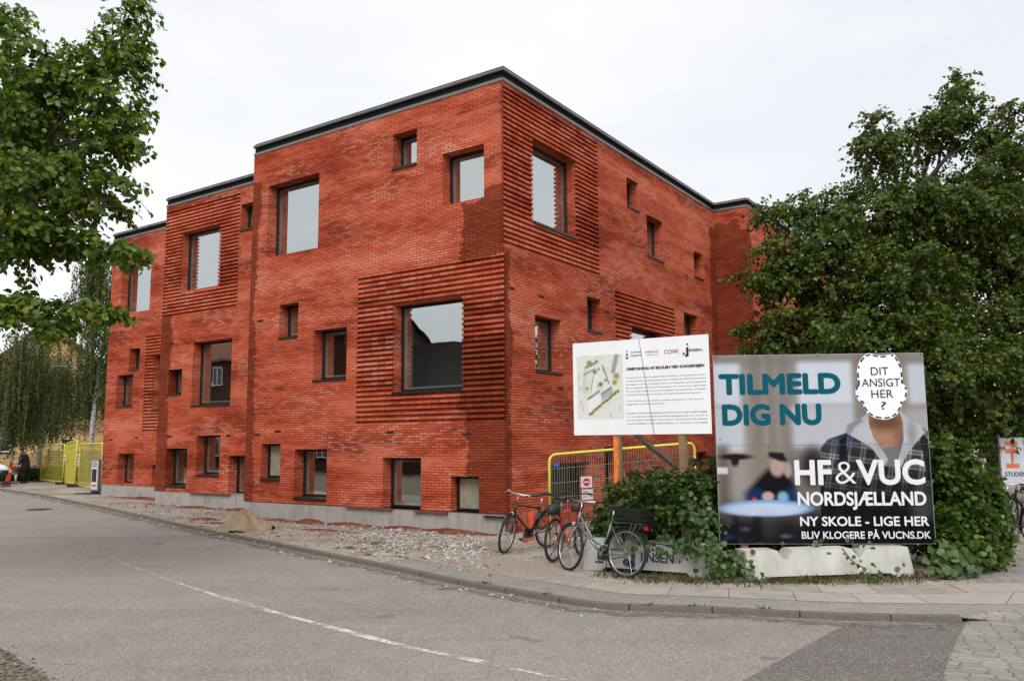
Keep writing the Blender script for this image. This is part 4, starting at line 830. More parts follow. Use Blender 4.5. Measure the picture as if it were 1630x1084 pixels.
# ------------------------------------------------------------------ lettering
def text_mesh(body, bold=0., shear=0., space=1.):
    c = bpy.data.curves.new('lettering', 'FONT'); c.body = body; c.offset = bold; c.shear = shear; c.space_character = space; c.resolution_u = 4
    o = bpy.data.objects.new('lettering', c); COL.objects.link(o); dg = bpy.context.evaluated_depsgraph_get(); dg.update()
    me = bpy.data.meshes.new_from_object(o.evaluated_get(dg)); bpy.data.objects.remove(o); bpy.data.curves.remove(c); return me
class Board:
    """flat sign face: u to the right, v up, metres from the lower left corner, w towards the viewer"""
    def __init__(s, O, U, root):
        s.O = Vector(O); s.U = Vector(U).normalized(); s.n = s.U.cross(Vector((0, 0, 1))); s.root = root
        s.inv = Matrix.Translation(-Vector(root.location))
    def P(s, u, v, w=0.): return s.inv @ (s.O+s.U*u+Vector((0, 0, v))+s.n*w)
    def text(s, lines, mat, name='lettering', w=.004):
        """lines: (text, u0, u1, v0, cap height, bold[, shear]) all joined as one printed layer; u1 None keeps natural width"""
        if 1 < len(lines) <= 6 and len(lines[0][0]) < 24:
            return [s.text([ln], mat, name, w) for ln in lines]
        b = MB()
        for ln in lines:
            body, u0, u1, v0, ch, bold = ln[:6]; shear = ln[6] if len(ln) > 6 else 0.
            me = text_mesh(body, bold, shear); co_ = np.array([v.co for v in me.vertices]); 
            if not len(co_): continue
            x0, x1 = co_[:, 0].min(), co_[:, 0].max(); sy = ch/.69; sx = (u1-u0)/(x1-x0) if u1 is not None else sy
            fat = ln[7] if len(ln) > 7 else 0.
            for q in range(9 if fat else 1):                         # heavy weights: nudged layers a fraction of a millimetre apart
                ox, oy = (fat*math.cos(q*math.pi/4), fat*math.sin(q*math.pi/4)) if q < 8 and fat else (0, 0)
                i0_ = len(b.v); b.v += [tuple(s.P(u0+ox+(p[0]-x0)*sx, v0+oy+p[1]*sy, w+q*.0002)) for p in co_]
                for p in me.polygons: b.f.append(tuple(i0_+k for k in p.vertices)); b.u += [(0, 0)]*len(p.vertices); b.m.append(0)
            bpy.data.meshes.remove(me)
        return b.build(name, mat, s.root)
    def raster(s, name, u0, u1, v0, v1, fn, nx, ny, mat, parent=None, w=.0015):
        """printed picture: one colour per vertex of a fine grid; fn(u,v) with v down from the top"""
        gx, gy = np.meshgrid(np.linspace(0, 1, nx), np.linspace(0, 1, ny)); col = fn(gx, gy)
        O = np.array(s.P(u0, v1, w)); du = np.array(s.P(u1, v1, w))-O; dv = np.array(s.P(u0, v0, w))-O
        V = O+gx[..., None]*du+gy[..., None]*dv; V = V.reshape(-1, 3)
        idx = np.arange(nx*ny).reshape(ny, nx); f = np.stack([idx[1:, :-1], idx[1:, 1:], idx[:-1, 1:], idx[:-1, :-1]], -1).reshape(-1, 4)
        me = bpy.data.meshes.new(name); me.vertices.add(len(V)); me.vertices.foreach_set('co', V.astype(np.float32).ravel()); me.loops.add(f.size); me.loops.foreach_set('vertex_index', f.astype(np.int32).ravel())
        me.polygons.add(len(f)); me.polygons.foreach_set('loop_start', np.arange(0, f.size, 4, dtype=np.int32)); me.update(calc_edges=True)
        at_ = me.color_attributes.new('print', 'FLOAT_COLOR', 'POINT'); at_.data.foreach_set('color', np.concatenate([col.reshape(-1, 3), np.ones((nx*ny, 1))], 1).astype(np.float32).ravel())
        me.materials.append(mat); o = bpy.data.objects.new(name, me); COL.objects.link(o); o.parent = parent or s.root; return o
    def panel(s, W, H, th, mat, name='panel'):
        b = MB(); q = [s.P(u, v, w) for w in (0, -th) for u, v in ((0, 0), (W, 0), (W, H), (0, H))]
        for k in ((0,1,2,3),(5,4,7,6),(1,5,6,2),(4,0,3,7),(3,2,6,7),(4,5,1,0)): b.face([q[j] for j in k])
        return b.build(name, mat, s.root)
    def poly(s, polys, mat, name, w=.003):
        b = MB()
        for p in polys: b.face([s.P(u, v, w) for u, v in p])
        return b.build(name, mat, s.root)
ss = lambda a_, b_, x: np.clip((x-a_)/(b_-a_+1e-9), 0, 1)**2*(3-2*np.clip((x-a_)/(b_-a_+1e-9), 0, 1))
def srgb(r, g, b_): return np.array([((c/255)/12.92 if c/255 < .04045 else ((c/255+.055)/1.055)**2.4) for c in (r, g, b_)])*.86
def rect(u, v, a_, b_, c, d, s=.01): return ss(a_-s, a_+s, u)*(1-ss(b_-s, b_+s, u))*ss(c-s, c+s, v)*(1-ss(d-s, d+s, v))
def ell(u, v, cx, cy, rx, ry, s=.15): return 1-ss(1-s, 1+s, np.sqrt(((u-cx)/rx)**2+((v-cy)/ry)**2))
def over(img, m_, c): return img*(1-m_[..., None])+np.asarray(c)*m_[..., None]
def polym(u, v, pts, s=.006):
    """soft polygon mask"""
    pts = np.array(pts); n = len(pts); ins_ = np.zeros(u.shape, bool); dist = np.full(u.shape, 9.)
    for i in range(n):
        (x0, y0), (x1, y1) = pts[i], pts[(i+1) % n]
        cnd = ((y0 > v) != (y1 > v)) & (u < (x1-x0)*(v-y0)/((y1-y0)+1e-12)+x0); ins_ ^= cnd
        t = np.clip(((u-x0)*(x1-x0)+(v-y0)*(y1-y0))/((x1-x0)**2+(y1-y0)**2+1e-12), 0, 1); dist = np.minimum(dist, np.hypot(u-x0-t*(x1-x0), v-y0-t*(y1-y0)))
    return ss(-s, s, np.where(ins_, dist, -dist))
def smoothnoise(u, v, fx, fy, seed):
    rg = np.random.default_rng(seed); g = rg.uniform(-1, 1, (fy+2, fx+2)); x, y = u*fx, v*fy; i, j = np.clip(x.astype(int), 0, fx), np.clip(y.astype(int), 0, fy); fx_, fy_ = ss(0, 1, x-i), ss(0, 1, y-j)
    return (g[j, i]*(1-fx_)+g[j, i+1]*fx_)*(1-fy_)+(g[j+1, i]*(1-fx_)+g[j+1, i+1]*fx_)*fy_
MT['print'] = vcol('printed_banner', .55)
MT['signwhite'] = plain('sign_white', (.80, .81, .84), .4, 0, .03, 2)
MT['timber'] = plain('rough_timber', (.23, .135, .065), .85, 0, .35, 5, .4)
MT['greytimber'] = plain('grey_timber', (.12, .095, .075), .85, 0, .3, 6, .4)
MT['orange'] = plain('orange_spray_paint', (.75, .17, .03), .6, 0, .25, 9)
MT['ink'] = plain('black_ink', (.012, .012, .016), .5); MT['greyink'] = plain('grey_ink', (.10, .10, .11), .5); MT['red'] = plain('signal_red', (.58, .025, .022), .45, 0, .05); MT['teal'] = plain('teal_print', (.001, .085, .125), .5, 0, .04, spec=.1)
MT['navy'] = plain('navy_ink', (.02, .028, .085), .5); MT['wred'] = plain('wine_red_ink', (.33, .02, .03), .5); MT['letterwhite'] = plain('white_print', (.70, .71, .75), .4, 0, .02)
MT['bluelogo'] = plain('blue_ink', (.05, .09, .22), .5)
# ------------------------------------------------------------------ billboard
L0 = at(1138, 700, 12.3); R0 = at(1475, 700, 12.3*.985); U = R0-L0; U.z = 0; U.normalize(); nB = U.cross(Vector((0, 0, 1)))
bl = onplane(1146, 868, L0, nB); WB = 3.07
bb = thing('billboard', 'large colour printed billboard reading TILMELD DIG NU with a hooded student', 'billboard', (bl.x, bl.y, 0))
B = Board((bl.x, bl.y, .42), U, bb); HB = 2.765
MT['aludibond'] = plain('panel_edge', (.5, .5, .5), .5)
B.panel(WB, HB, .02, MT['aludibond'])
def art(u, v):
    img = np.ones(u.shape+(3,))*srgb(168, 164, 160); img = over(img, rect(u, v, -.1, 1.1, .0, .06, .03)*.6, srgb(150, 146, 142))
    img = over(img, ss(.2, .9, v)*.35, srgb(185, 182, 178))
    for a_, b_, c, d, k in ((-.05, .125, .045, .27, 1), (.40, .66, .04, .27, 1), (.92, 1.1, .06, .27, .8), (-.05, .135, .275, .52, .8), (.36, .66, .275, .50, .65), (.84, 1.1, .3, .45, .3)): img = over(img, rect(u, v, a_, b_, c, d, .022)*k, srgb(214, 220, 230))
    for x, w_, k in ((.20, .028, .55), (.27, .02, .5), (.335, .03, .45), (.70, .03, .5), (.78, .05, .45), (.87, .04, .4)): img = over(img, ell(u, v, x, .25, w_, 1.0, .9)*k, srgb(138, 131, 124))
    img = over(img, rect(u, v, .15, .30, .50, .8, .05)*.9, srgb(158, 150, 138)); img = over(img, rect(u, v, .0, .06, .48, .8, .03)*.8, srgb(120, 105, 108)); img = over(img, rect(u, v, -.1, .05, .60, .635, .008)*.9, srgb(225, 225, 230))
    img = over(img, ell(u, v, .09, .545, .075, .016, .5), srgb(55, 32, 32)); img = over(img, ell(u, v, .085, .565, .02, .03, .5), srgb(60, 34, 34))
    # dark lower part of the cafe
    img = over(img, ss(.73, .92, v)*.97, srgb(28, 27, 32)); img = over(img, rect(u, v, .33, .62, .52, .9, .06)*.55, srgb(92, 84, 84))
    nz1 = smoothnoise(u, v, 16, 26, 5); img = over(img, np.clip(nz1-.35, 0, 1)*ss(.84, .9, v)*(1-ss(.3, .38, u))*.9, srgb(150, 140, 165))
    # seated guest, soft
    img = over(img, polym(u, v, [(.13, .78), (.16, .70), (.21, .64), (.25, .60), (.33, .62), (.365, .70), (.36, .80)], .022), srgb(20, 19, 28)); img = over(img, ell(u, v, .175, .745, .05, .035, .6)*.85, srgb(40, 72, 125)); img = over(img, ell(u, v, .345, .76, .03, .05, .6)*.8, srgb(50, 78, 128))
    img = over(img, ell(u, v, .285, .60, .036, .05, .35), srgb(196, 174, 168)); img = over(img, ell(u, v, .333, .615, .018, .04, .4), srgb(190, 170, 168)); img = over(img, polym(u, v, [(.245, .545), (.25, .52), (.315, .525), (.335, .57), (.30, .57)], .01), srgb(52, 42, 52))
    img = over(img, ell(u, v, .235, .755, .028, .025, .4), srgb(205, 185, 180)); img = over(img, ell(u, v, .305, .76, .025, .03, .5), srgb(150, 195, 220)); img = over(img, ell(u, v, .17, .768, .012, .01, .5), srgb(205, 80, 60))
    img = over(img, ell(u, v, .225, .815, .215, .043, .18), srgb(150, 185, 225)); img = over(img, ell(u, v, .22, .822, .19, .033, .3), srgb(205, 218, 238)); img = over(img, ell(u, v, .23, .905, .045, .06, .8)*.25, srgb(120, 115, 120)); img = over(img, ell(u, v, .06, .985, .045, .03, .25), srgb(45, 75, 120)); img = over(img, ell(u, v, .06, .995, .032, .022, .25), srgb(24, 26, 34))
    img = over(img, rect(u, v, .06, .09, .86, 1, .01)*.6, srgb(18, 17, 22)); img = over(img, rect(u, v, .16, .2, .86, 1, .01)*.6, srgb(18, 17, 22)); img = over(img, ell(u, v, .455, .60, .055, .1, .5)*.85, srgb(44, 38, 42))
    # hooded student
    body = polym(u, v, [(.475, 1.05), (.485, .62), (.495, .50), (.53, .455), (.61, .425), (.67, .37), (.76, .33), (.88, .34), (.94, .37), (.99, .41), (1.05, .45), (1.05, 1.05)], .004)
    pl = np.abs(((u*14+v*2.5) % 1)-.5)*2; pv = np.abs(((v*13-u*2.) % 1)-.5)*2; plaid = np.clip(.10+.55*ss(.55, .72, pl)*.7+.55*ss(.55, .72, pv)*.7-.30*ss(.82, .95, pl)-.30*ss(.82, .95, pv), 0, 1)
    fold = 1+.45*smoothnoise(u, v, 9, 7, 9); fade = 1-ss(.52, .80, v)*.93
    pc = srgb(34, 35, 42)*(1-plaid[..., None])+srgb(188, 186, 184)*plaid[..., None]; pc = pc*(fold*fade)[..., None]; pc = over(pc, (ell(u, v, .58, .47, .09, .05, .7)+ell(u, v, .66, .37, .05, .05, .7))*.5, srgb(70, 100, 140)*.9)
    img = img*(1-body[..., None])+pc*body[..., None]
    img = over(img, polym(u, v, [(.585, .46), (.615, .44), (.62, .60), (.60, .62), (.575, .58)], .004)*.9, srgb(22, 24, 32)); img = over(img, polym(u, v, [(.955, .40), (1.0, .46), (1.01, .72), (.985, .66), (.965, .5)], .004)*.9, srgb(30, 34, 46))
    img = over(img, polym(u, v, [(.735, .40), (.77, .52), (.80, .60), (.87, .60), (.90, .48), (.88, .34), (.74, .33)], .004), srgb(142, 140, 146))          # shirt
    img = over(img, polym(u, v, [(.725, .30), (.735, .43), (.785, .505), (.86, .49), (.885, .40), (.875, .30)], .006), srgb(186, 150, 128)); img = over(img, ell(u, v, .80, .36, .075, .05, .6)*.75, srgb(108, 74, 58)); img = over(img, ell(u, v, .865, .43, .025, .08, .7)*.4, srgb(120, 84, 66))
    hood = polym(u, v, [(.725, .315), (.69, .345), (.625, .38), (.615, .42), (.68, .465), (.735, .505), (.79, .60), (.806, .565), (.775, .50), (.742, .44), (.728, .38)], .004); hood2 = polym(u, v, [(.872, .30), (.92, .355), (.97, .385), (.985, .425), (.955, .46), (.90, .53), (.865, .60), (.842, .60), (.862, .54), (.885, .46), (.886, .37)], .004)
    hc = srgb(196, 196, 202)*(1+.16*smoothnoise(u, v, 26, 22, 3))[..., None]; img = img*(1-hood[..., None])+hc*hood[..., None]; img = img*(1-hood2[..., None])+hc*hood2[..., None]
    img = over(img, polym(u, v, [(.69, .345), (.625, .38), (.615, .42), (.635, .435), (.66, .39), (.70, .36)], .006)*.55, srgb(120, 122, 135)); img = over(img, ell(u, v, .925, .42, .02, .05, .8)*.4, srgb(140, 142, 150))
    img = over(img, ss(.78, .93, v)*ss(.36, .45, u)*.93, srgb(14, 14, 17)); img = over(img, ell(u, v, .95, .80, .05, .09, .8)*.35*(1-ss(.85, .95, v)), srgb(140, 140, 150))
    img *= (1+.03*np.random.default_rng(2).normal(size=u.shape))[..., None]
    return np.clip(img, 0, 1)**1.32
B.raster('printed_picture', .004, WB-.004, .004, HB-.004, art, 440, 396, MT['print'])
bw, bh = WB, HB; Yv = lambda v: (1-v)*bh
B.text([('TILMELD', .030*bw, .598*bw, Yv(.208), .101*bh, .0, 0, .020), ('DIG NU', .040*bw, .50*bw, Yv(.372), .101*bh, .0, 0, .020)], MT['teal'], w=.004)
B.text([('HF', .368*bw, .535*bw, Yv(.690), .122*bh, .010, 0, .010), ('&', .555*bw, .652*bw, Yv(.690), .122*bh, -.012), ('VUC', .657*bw, .968*bw, Yv(.690), .122*bh, .010, 0, .010), ('NORDSJÆLLAND', .375*bw, .968*bw, Yv(.80), .067*bh, .010, 0, .005),
        ('NY SKOLE - LIGE HER', .380*bw, .975*bw, Yv(.906), .046*bh, .012, 0, .002), ('BLIV KLOGERE PÅ VUCNS.DK', .384*bw, .98*bw, Yv(.972), .036*bh, .016)], MT['letterwhite'], w=.006)
# face shaped cut-out
fc = [(.865, .004), (.80, .012), (.74, .0), (.70, .04), (.684, .10), (.686, .165), (.674, .185), (.672, .225), (.688, .258), (.70, .262), (.712, .305), (.745, .34), (.80, .355), (.85, .338), (.880, .295), (.888, .262), (.905, .25), (.914, .215), (.912, .182), (.898, .165), (.897, .10), (.888, .05)]
fcs = catmull([Vector((u, v, 0)) for u, v in fc+fc[:1]], .012)[:-1]
b = MB(); ring = [B.P(p.x*bw, Yv(p.y), .006) for p in fcs]; cen = B.P(.795*bw, Yv(.17), .006)
for i in range(len(ring)): b.face([cen, ring[i], ring[(i+1) % len(ring)]])
b.build('face_cutout', MT['signwhite'], bb)
b = MB(); i = 0; n_ = len(fcs); ctr = Vector((.795, .17, 0)); sh = [ctr+(p-ctr)*.955 for p in fcs]
acc = 0
for i in range(n_):
    p, q = sh[i], sh[(i+1) % n_]; acc += (q-p).length
    if (acc % .040) < .024:
        d = (q-p).normalized(); m_ = Vector((-d.y, d.x, 0))*.0042
        b.face([B.P(k.x*bw, Yv(k.y), .008) for k in (p-m_, q-m_, q+m_, p+m_)])
b.build('dashed_outline', MT['ink'], bb)
B.text([('DIT', .749*bw, .832*bw, Yv(.117), .042*bh, .004), ('ANSIGT', .703*bw, .884*bw, Yv(.178), .042*bh, .004), ('HER', .745*bw, .848*bw, Yv(.238), .042*bh, .004), ('?', .787*bw, .812*bw, Yv(.299), .040*bh, .004)], MT['ink'], w=.010)
for px in (1186, 1408):
    p = onplane(px, 868, L0, nB); b = MB(); q = Vector((p.x, p.y, 0))-Vector(bb.location); T = Matrix.Translation(q-nB*.075) @ Matrix.Rotation(math.atan2(U.y, U.x), 4, 'Z')
    b.box((-.05, -.05, .05), (.05, .05, 2.6), T); b.build('post', MT['timber'], bb, bevel=.006)
b = MB(); 
for (u, v) in [(.01, .01), (.5, .01), (.99, .01), (.01, .5), (.99, .5), (.01, .99), (.25, .99), (.5, .99), (.75, .99), (.99, .99), (.02, .55), (.25, .505)]:
    c = B.P(u*bw, v*bh, .004); b.ring(c, nB, .006, .004, 8, 4)
b.build('screw', MT['ink'], bb)
B.poly([[(0, Yv(.486)), (bw, Yv(.484)), (bw, Yv(.4825)), (0, Yv(.4845))]], MT['greyink'], 'panel_seam', .003)
# ------------------------------------------------------------------ white project sign
uS = (bl1-bl0); uS.z = 0; uS.normalize(); nS = uS.cross(Vector((0, 0, 1)))
pS = bl0-nS*.25
sl = onplane(914, 692, pS, nS); WS = 2.2; ZS = 2.02; HS = 1.46
ps = thing('project_sign', 'white construction project sign with site plan and text on wooden posts', 'sign', (sl.x, sl.y, 0))
S = Board((sl.x, sl.y, ZS), uS, ps)
S.panel(WS, HS, .012, MT['signwhite'])
Yw = lambda v: (1-v)*HS
def plan(u, v):
    img = np.ones(u.shape+(3,))*srgb(226, 228, 222); img = over(img, np.clip(smoothnoise(u, v, 6, 8, 1)+.2, 0, 1)*rect(u, v, .12, .95, .02, .62, .05)*.8, srgb(200, 214, 180))
    P_ = lambda pts, c, k=1.: polym(u, v, pts, .008)*k
    def line(a_, b_, w_): a_, b_ = np.array(a_), np.array(b_); d = (b_-a_)/np.linalg.norm(b_-a_); n_ = np.array([-d[1], d[0]])*w_; return [tuple(a_-n_), tuple(b_-n_), tuple(b_+n_), tuple(a_+n_)]
    for ln, c in (((( .78, .30), (.88, .0), .045), (165, 165, 165)), (((.30, .93), (.98, .68), .05), (222, 224, 224)), (((.14, .55), (.20, .20), .03), (205, 206, 206))): img = over(img, P_(line(*ln), 0), srgb(*c))
    img = over(img, P_([(.22, .70), (.48, .58), (.53, .76), (.27, .90)], 0), srgb(236, 236, 238)); img = over(img, P_(line((.22, .69), (.50, .565), .02), 0), srgb(150, 148, 152))
    img = over(img, P_([(.52, .64), (.76, .52), (.79, .60), (.55, .72)], 0), srgb(178, 178, 182)); img = over(img, P_(line((.52, .62), (.76, .51), .018), 0), srgb(140, 140, 144))
    img = over(img, P_(line((.36, .60), (.44, .22), .03), 0), srgb(232, 232, 232)); img = over(img, P_(line((.18, .19), (.42, .12), .022), 0), srgb(150, 152, 150)); img = over(img, P_(line((.14, .30), (.40, .22), .02), 0), srgb(170, 172, 170))
    img = over(img, P_(line((.56, .16), (.70, .46), .014), 0)*.8, srgb(86, 100, 84)); img = over(img, P_(line((.30, .55), (.40, .20), .008), 0)*.8, srgb(90, 120, 80))
    rg = np.random.default_rng(4)
    for k in range(26):
        t = k/25; x, y = .27+.62*t, .93-.36*t+rg.normal()*.006; img = over(img, ell(u, v, x, y, .028, .022, .3), srgb(*((150, 132, 70) if k < 8 else (96, 136, 72) if rg.uniform() < .7 else (150, 170, 90))))
    for x, y, r_, c in ((.86, .34, .06, (150, 150, 80)), (.82, .44, .05, (166, 134, 74)), (.22, .52, .035, (146, 150, 90)), (.52, .46, .05, (90, 128, 78)), (.40, .26, .05, (140, 140, 84)), (.28, .12, .06, (130, 150, 84)), (.44, .10, .035, (110, 140, 76)), (.62, .40, .03, (110, 140, 84)), (.48, .22, .03, (120, 140, 90)), (.30, .66, .02, (110, 140, 84)), (.58, .24, .02, (120, 150, 90))): img = over(img, ell(u, v, x, y, r_, r_*.75, .35)*.9, srgb(*c))
    for x, y in ((.02, .30), (.04, .48), (.06, .70), (.10, .80), (.90, .80), (.70, .92)): img = over(img, P_([(x, y), (x+.04, y-.01), (x+.045, y+.07), (x+.005, y+.08)], 0)*.6, srgb(180, 180, 182))
    img *= (1+.04*rg.normal(size=u.shape))[..., None]; return np.clip(img, 0, 1)
S.raster('site_plan', .03*WS, .385*WS, Yw(.83), Yw(.145), plan, 150, 150, MT['print'])
body = ['Den nuværende skole ved Kongevejen flytter til Byskolen. I løvernet gøres der plads til', 'at skabe et attraktivt uddannelsesmiljø centralt i Helsingør by. HF&VUC Nordsjælland', 'skal bygge en ny skole i tre etager på hjørnet af Kongevejen og Gl. Banegårdsvej.', 'Det forudsætter nedrivning af de bygninger, som ikke er bevaringsværdige.', 'Der skal tillige anlægges en ny parkeringsplads med beplantning, overdækket', 'cykelparkering og grønne områder med lokal håndtering af regnvand.']
body2 = ['Se den nye facebook for området for yderligere information om det kommende', 'byggeprojekt og områdets anvendelse.']
body3 = ['BYGHERRE: HELSINGØR KOMMUNE, CENTER FOR ØKONOMI OG EJENDOMME,', 'TLF. +45 49 28 28 28, CVR 64502018 HF&VUC NORDSJÆLLAND, TLF. +45 48 20 10', '00, CVR 29542813 RÅDGIVER: COWI A/S, TLF. +45 56 40 00 00, CVR 44623528,', 'HOVEDENTREPRENØR: J. JENSEN NEDBRYDNING A/S, TLF. +45 48 22 22 33, CVR 25486843']
x0, x1 = .405*WS, .975*WS; T_ = []
for k, t in enumerate(body): T_.append((t, x0, x1-(.08 if k == 5 else 0), Yw(.41+k*.036), .0165, .006))
for k, t in enumerate(body2): T_.append((t, x0, x1-(.05 if k == 0 else .65), Yw(.655+k*.034), .0165, .006))
S.text(T_, MT['greyink'], w=.003)
S.text([(t, x0, x1, Yw(.785+k*.036), .017, .004) for k, t in enumerate(body3)], MT['greyink'], w=.003)
S.text([('OMBYGNING AF SKOLEN VED KONGEVEJEN', .41*WS, .965*WS, Yw(.325), .037, .012, 0, .0022)], MT['ink'], w=.003)
S.text([('HELSINGØR', .445*WS, .525*WS, Yw(.145), .022, .012), ('KOMMUNE', .445*WS, .525*WS, Yw(.18), .022, .012)], MT['navy'], w=.003)
S.text([('HF&VUC', .555*WS, .65*WS, Yw(.155), .034, .008), ('NORDSJÆLLAND', .555*WS, .65*WS, Yw(.18), .014, .006), ('COWI', .69*WS, .79*WS, Yw(.175), .06, .016)], MT['wred'], w=.003)
S.text([('ENSEN', .865*WS, .95*WS, Yw(.165), .036, .03), (':', .955*WS, .963*WS, Yw(.165), .03, .0)], MT['ink'], w=.003)
def disc(cu, cv, ru, rv, n=20): return [(cu+ru*math.cos(2*math.pi*k/n), cv+rv*math.sin(2*math.pi*k/n)) for k in range(n)]
S.poly([disc(.855*WS, Yw(.09), .014, .017), disc(.828*WS, Yw(.185), .016, .02), [(.845*WS, Yw(.12)), (.862*WS, Yw(.12)), (.862*WS, Yw(.21)), (.845*WS, Yw(.22))], disc(.845*WS, Yw(.205), .022, .018)], MT['ink'], 'company_emblem')
S.poly([disc(.418*WS, Yw(.16), .016, .022), [(.405*WS, Yw(.185)), (.431*WS, Yw(.185)), (.425*WS, Yw(.205)), (.411*WS, Yw(.205))], [(.411*WS, Yw(.13)), (.425*WS, Yw(.13)), (.418*WS, Yw(.105))]], MT['bluelogo'], 'town_crest')
S.poly([[(.508*WS, Yw(.0)), (.511*WS, Yw(.0)), (.604*WS, Yw(1)), (.600*WS, Yw(1))]], MT['greyink'], 'panel_seam', .0055)
for px, orange in ((981, True), (1085, False)):
    p = onplane(px, 700, pS, nS); q = Vector((p.x, p.y, 0))-Vector(ps.location); T = Matrix.Translation(q-nS*.065) @ Matrix.Rotation(math.atan2(uS.y, uS.x), 4, 'Z')
    b = MB(); b.box((-.055, -.05, .3), (.055, .05, 3.2), T); po = b.build('post', MT['timber'], ps, bevel=.006)
    if orange:
        b = MB(); rr = np.random.default_rng(3); z = 1.15; lf = [];
        pts = [(-.055, 1.2), (.0, 1.22), (.012, 1.45), (.028, 1.6), (.01, 1.75), (.02, 1.9), (.005, 2.0), (-.055, 2.0)]
        b.face([T @ Vector((x, -.052, z_)) for x, z_ in pts]); b.face([T @ Vector((-.0565, y, z_)) for y, z_ in ((-.05, 1.2), (.05, 1.3), (.05, 1.95), (-.05, 2.0))]); b.build('spray_mark', MT['orange'], po)
p0, p1 = onplane(1012, 692, pS-nS*.05, nS), onplane(1075, 742, pS-nS*.35, nS); b = MB(); d = (p1-p0); b.tube([p0-Vector(ps.location)-d*.02, p1-Vector(ps.location)+d*.3], .045, 4); b.build('brace', MT['greytimber'], ps)
# ------------------------------------------------------------------ concrete weights
MT['blockcon'] = concrete_mat('cast_concrete', (.46, .455, .42))
def block(label, p0, p1, h, notches, th=.45):
    u = (p1-p0); u.z = 0; ln = u.length; ang = math.atan2(u.y, u.x); root = thing('concrete_block', label, 'concrete block', (p0.x, p0.y, 0), (0, 0, ang), 'cast concrete weights holding the signs')
    top = [(ln-.05, h)]
    for n_ in sorted(notches, reverse=True): top += [(n_+.12, h), (n_+.015, h-.125), (n_-.015, h-.125), (n_-.12, h)]
    top += [(.05, h)]
    pr = [(0, 0), (.30, 0), (.36, .055), (ln-.36, .055), (ln-.30, 0), (ln, 0)]+top; b = MB(); k = len(pr)
    A = [Vector((x, 0+.06*(z/h), z)) for x, z in pr]; B_ = [Vector((x, th-.06*(z/h), z)) for x, z in pr]
    b.face(A); b.face(B_[::-1])
    for i in range(k): q = (i+1) % k; b.face([A[q], A[i], B_[i], B_[q]])
    b.build('body', MT['blockcon'], root, bevel=.018); return root, ln, h, u.normalized()
rl, ln, h_, uu = block('left concrete block with the dark lettering, behind the silver bicycle', bl0, bl1, .44, (.55, 1.45))
rr_, ln2, _, _ = block('right concrete block with two V notches, below the billboard', br0, br1, .40, (.62, 1.72))
class LB(Board):
    def __init__(s, root): s.root = root
    def P(s, u, v, w=0.): return Vector((u, .06*v/.44-w, v))
lb = LB(rl); lb.text([('ENSEN', .92, 1.42, .175, .125, .03), (':', 1.45, 1.47, .185, .10, .0)], MT['navy'], w=.006)
lb.poly([disc(.80, .345, .05, .05), disc(.70, .15, .06, .06), [(.77, .28), (.83, .28), (.83, .12), (.77, .06)], disc(.78, .12, .055, .055)], MT['navy'], 'company_emblem', .006)
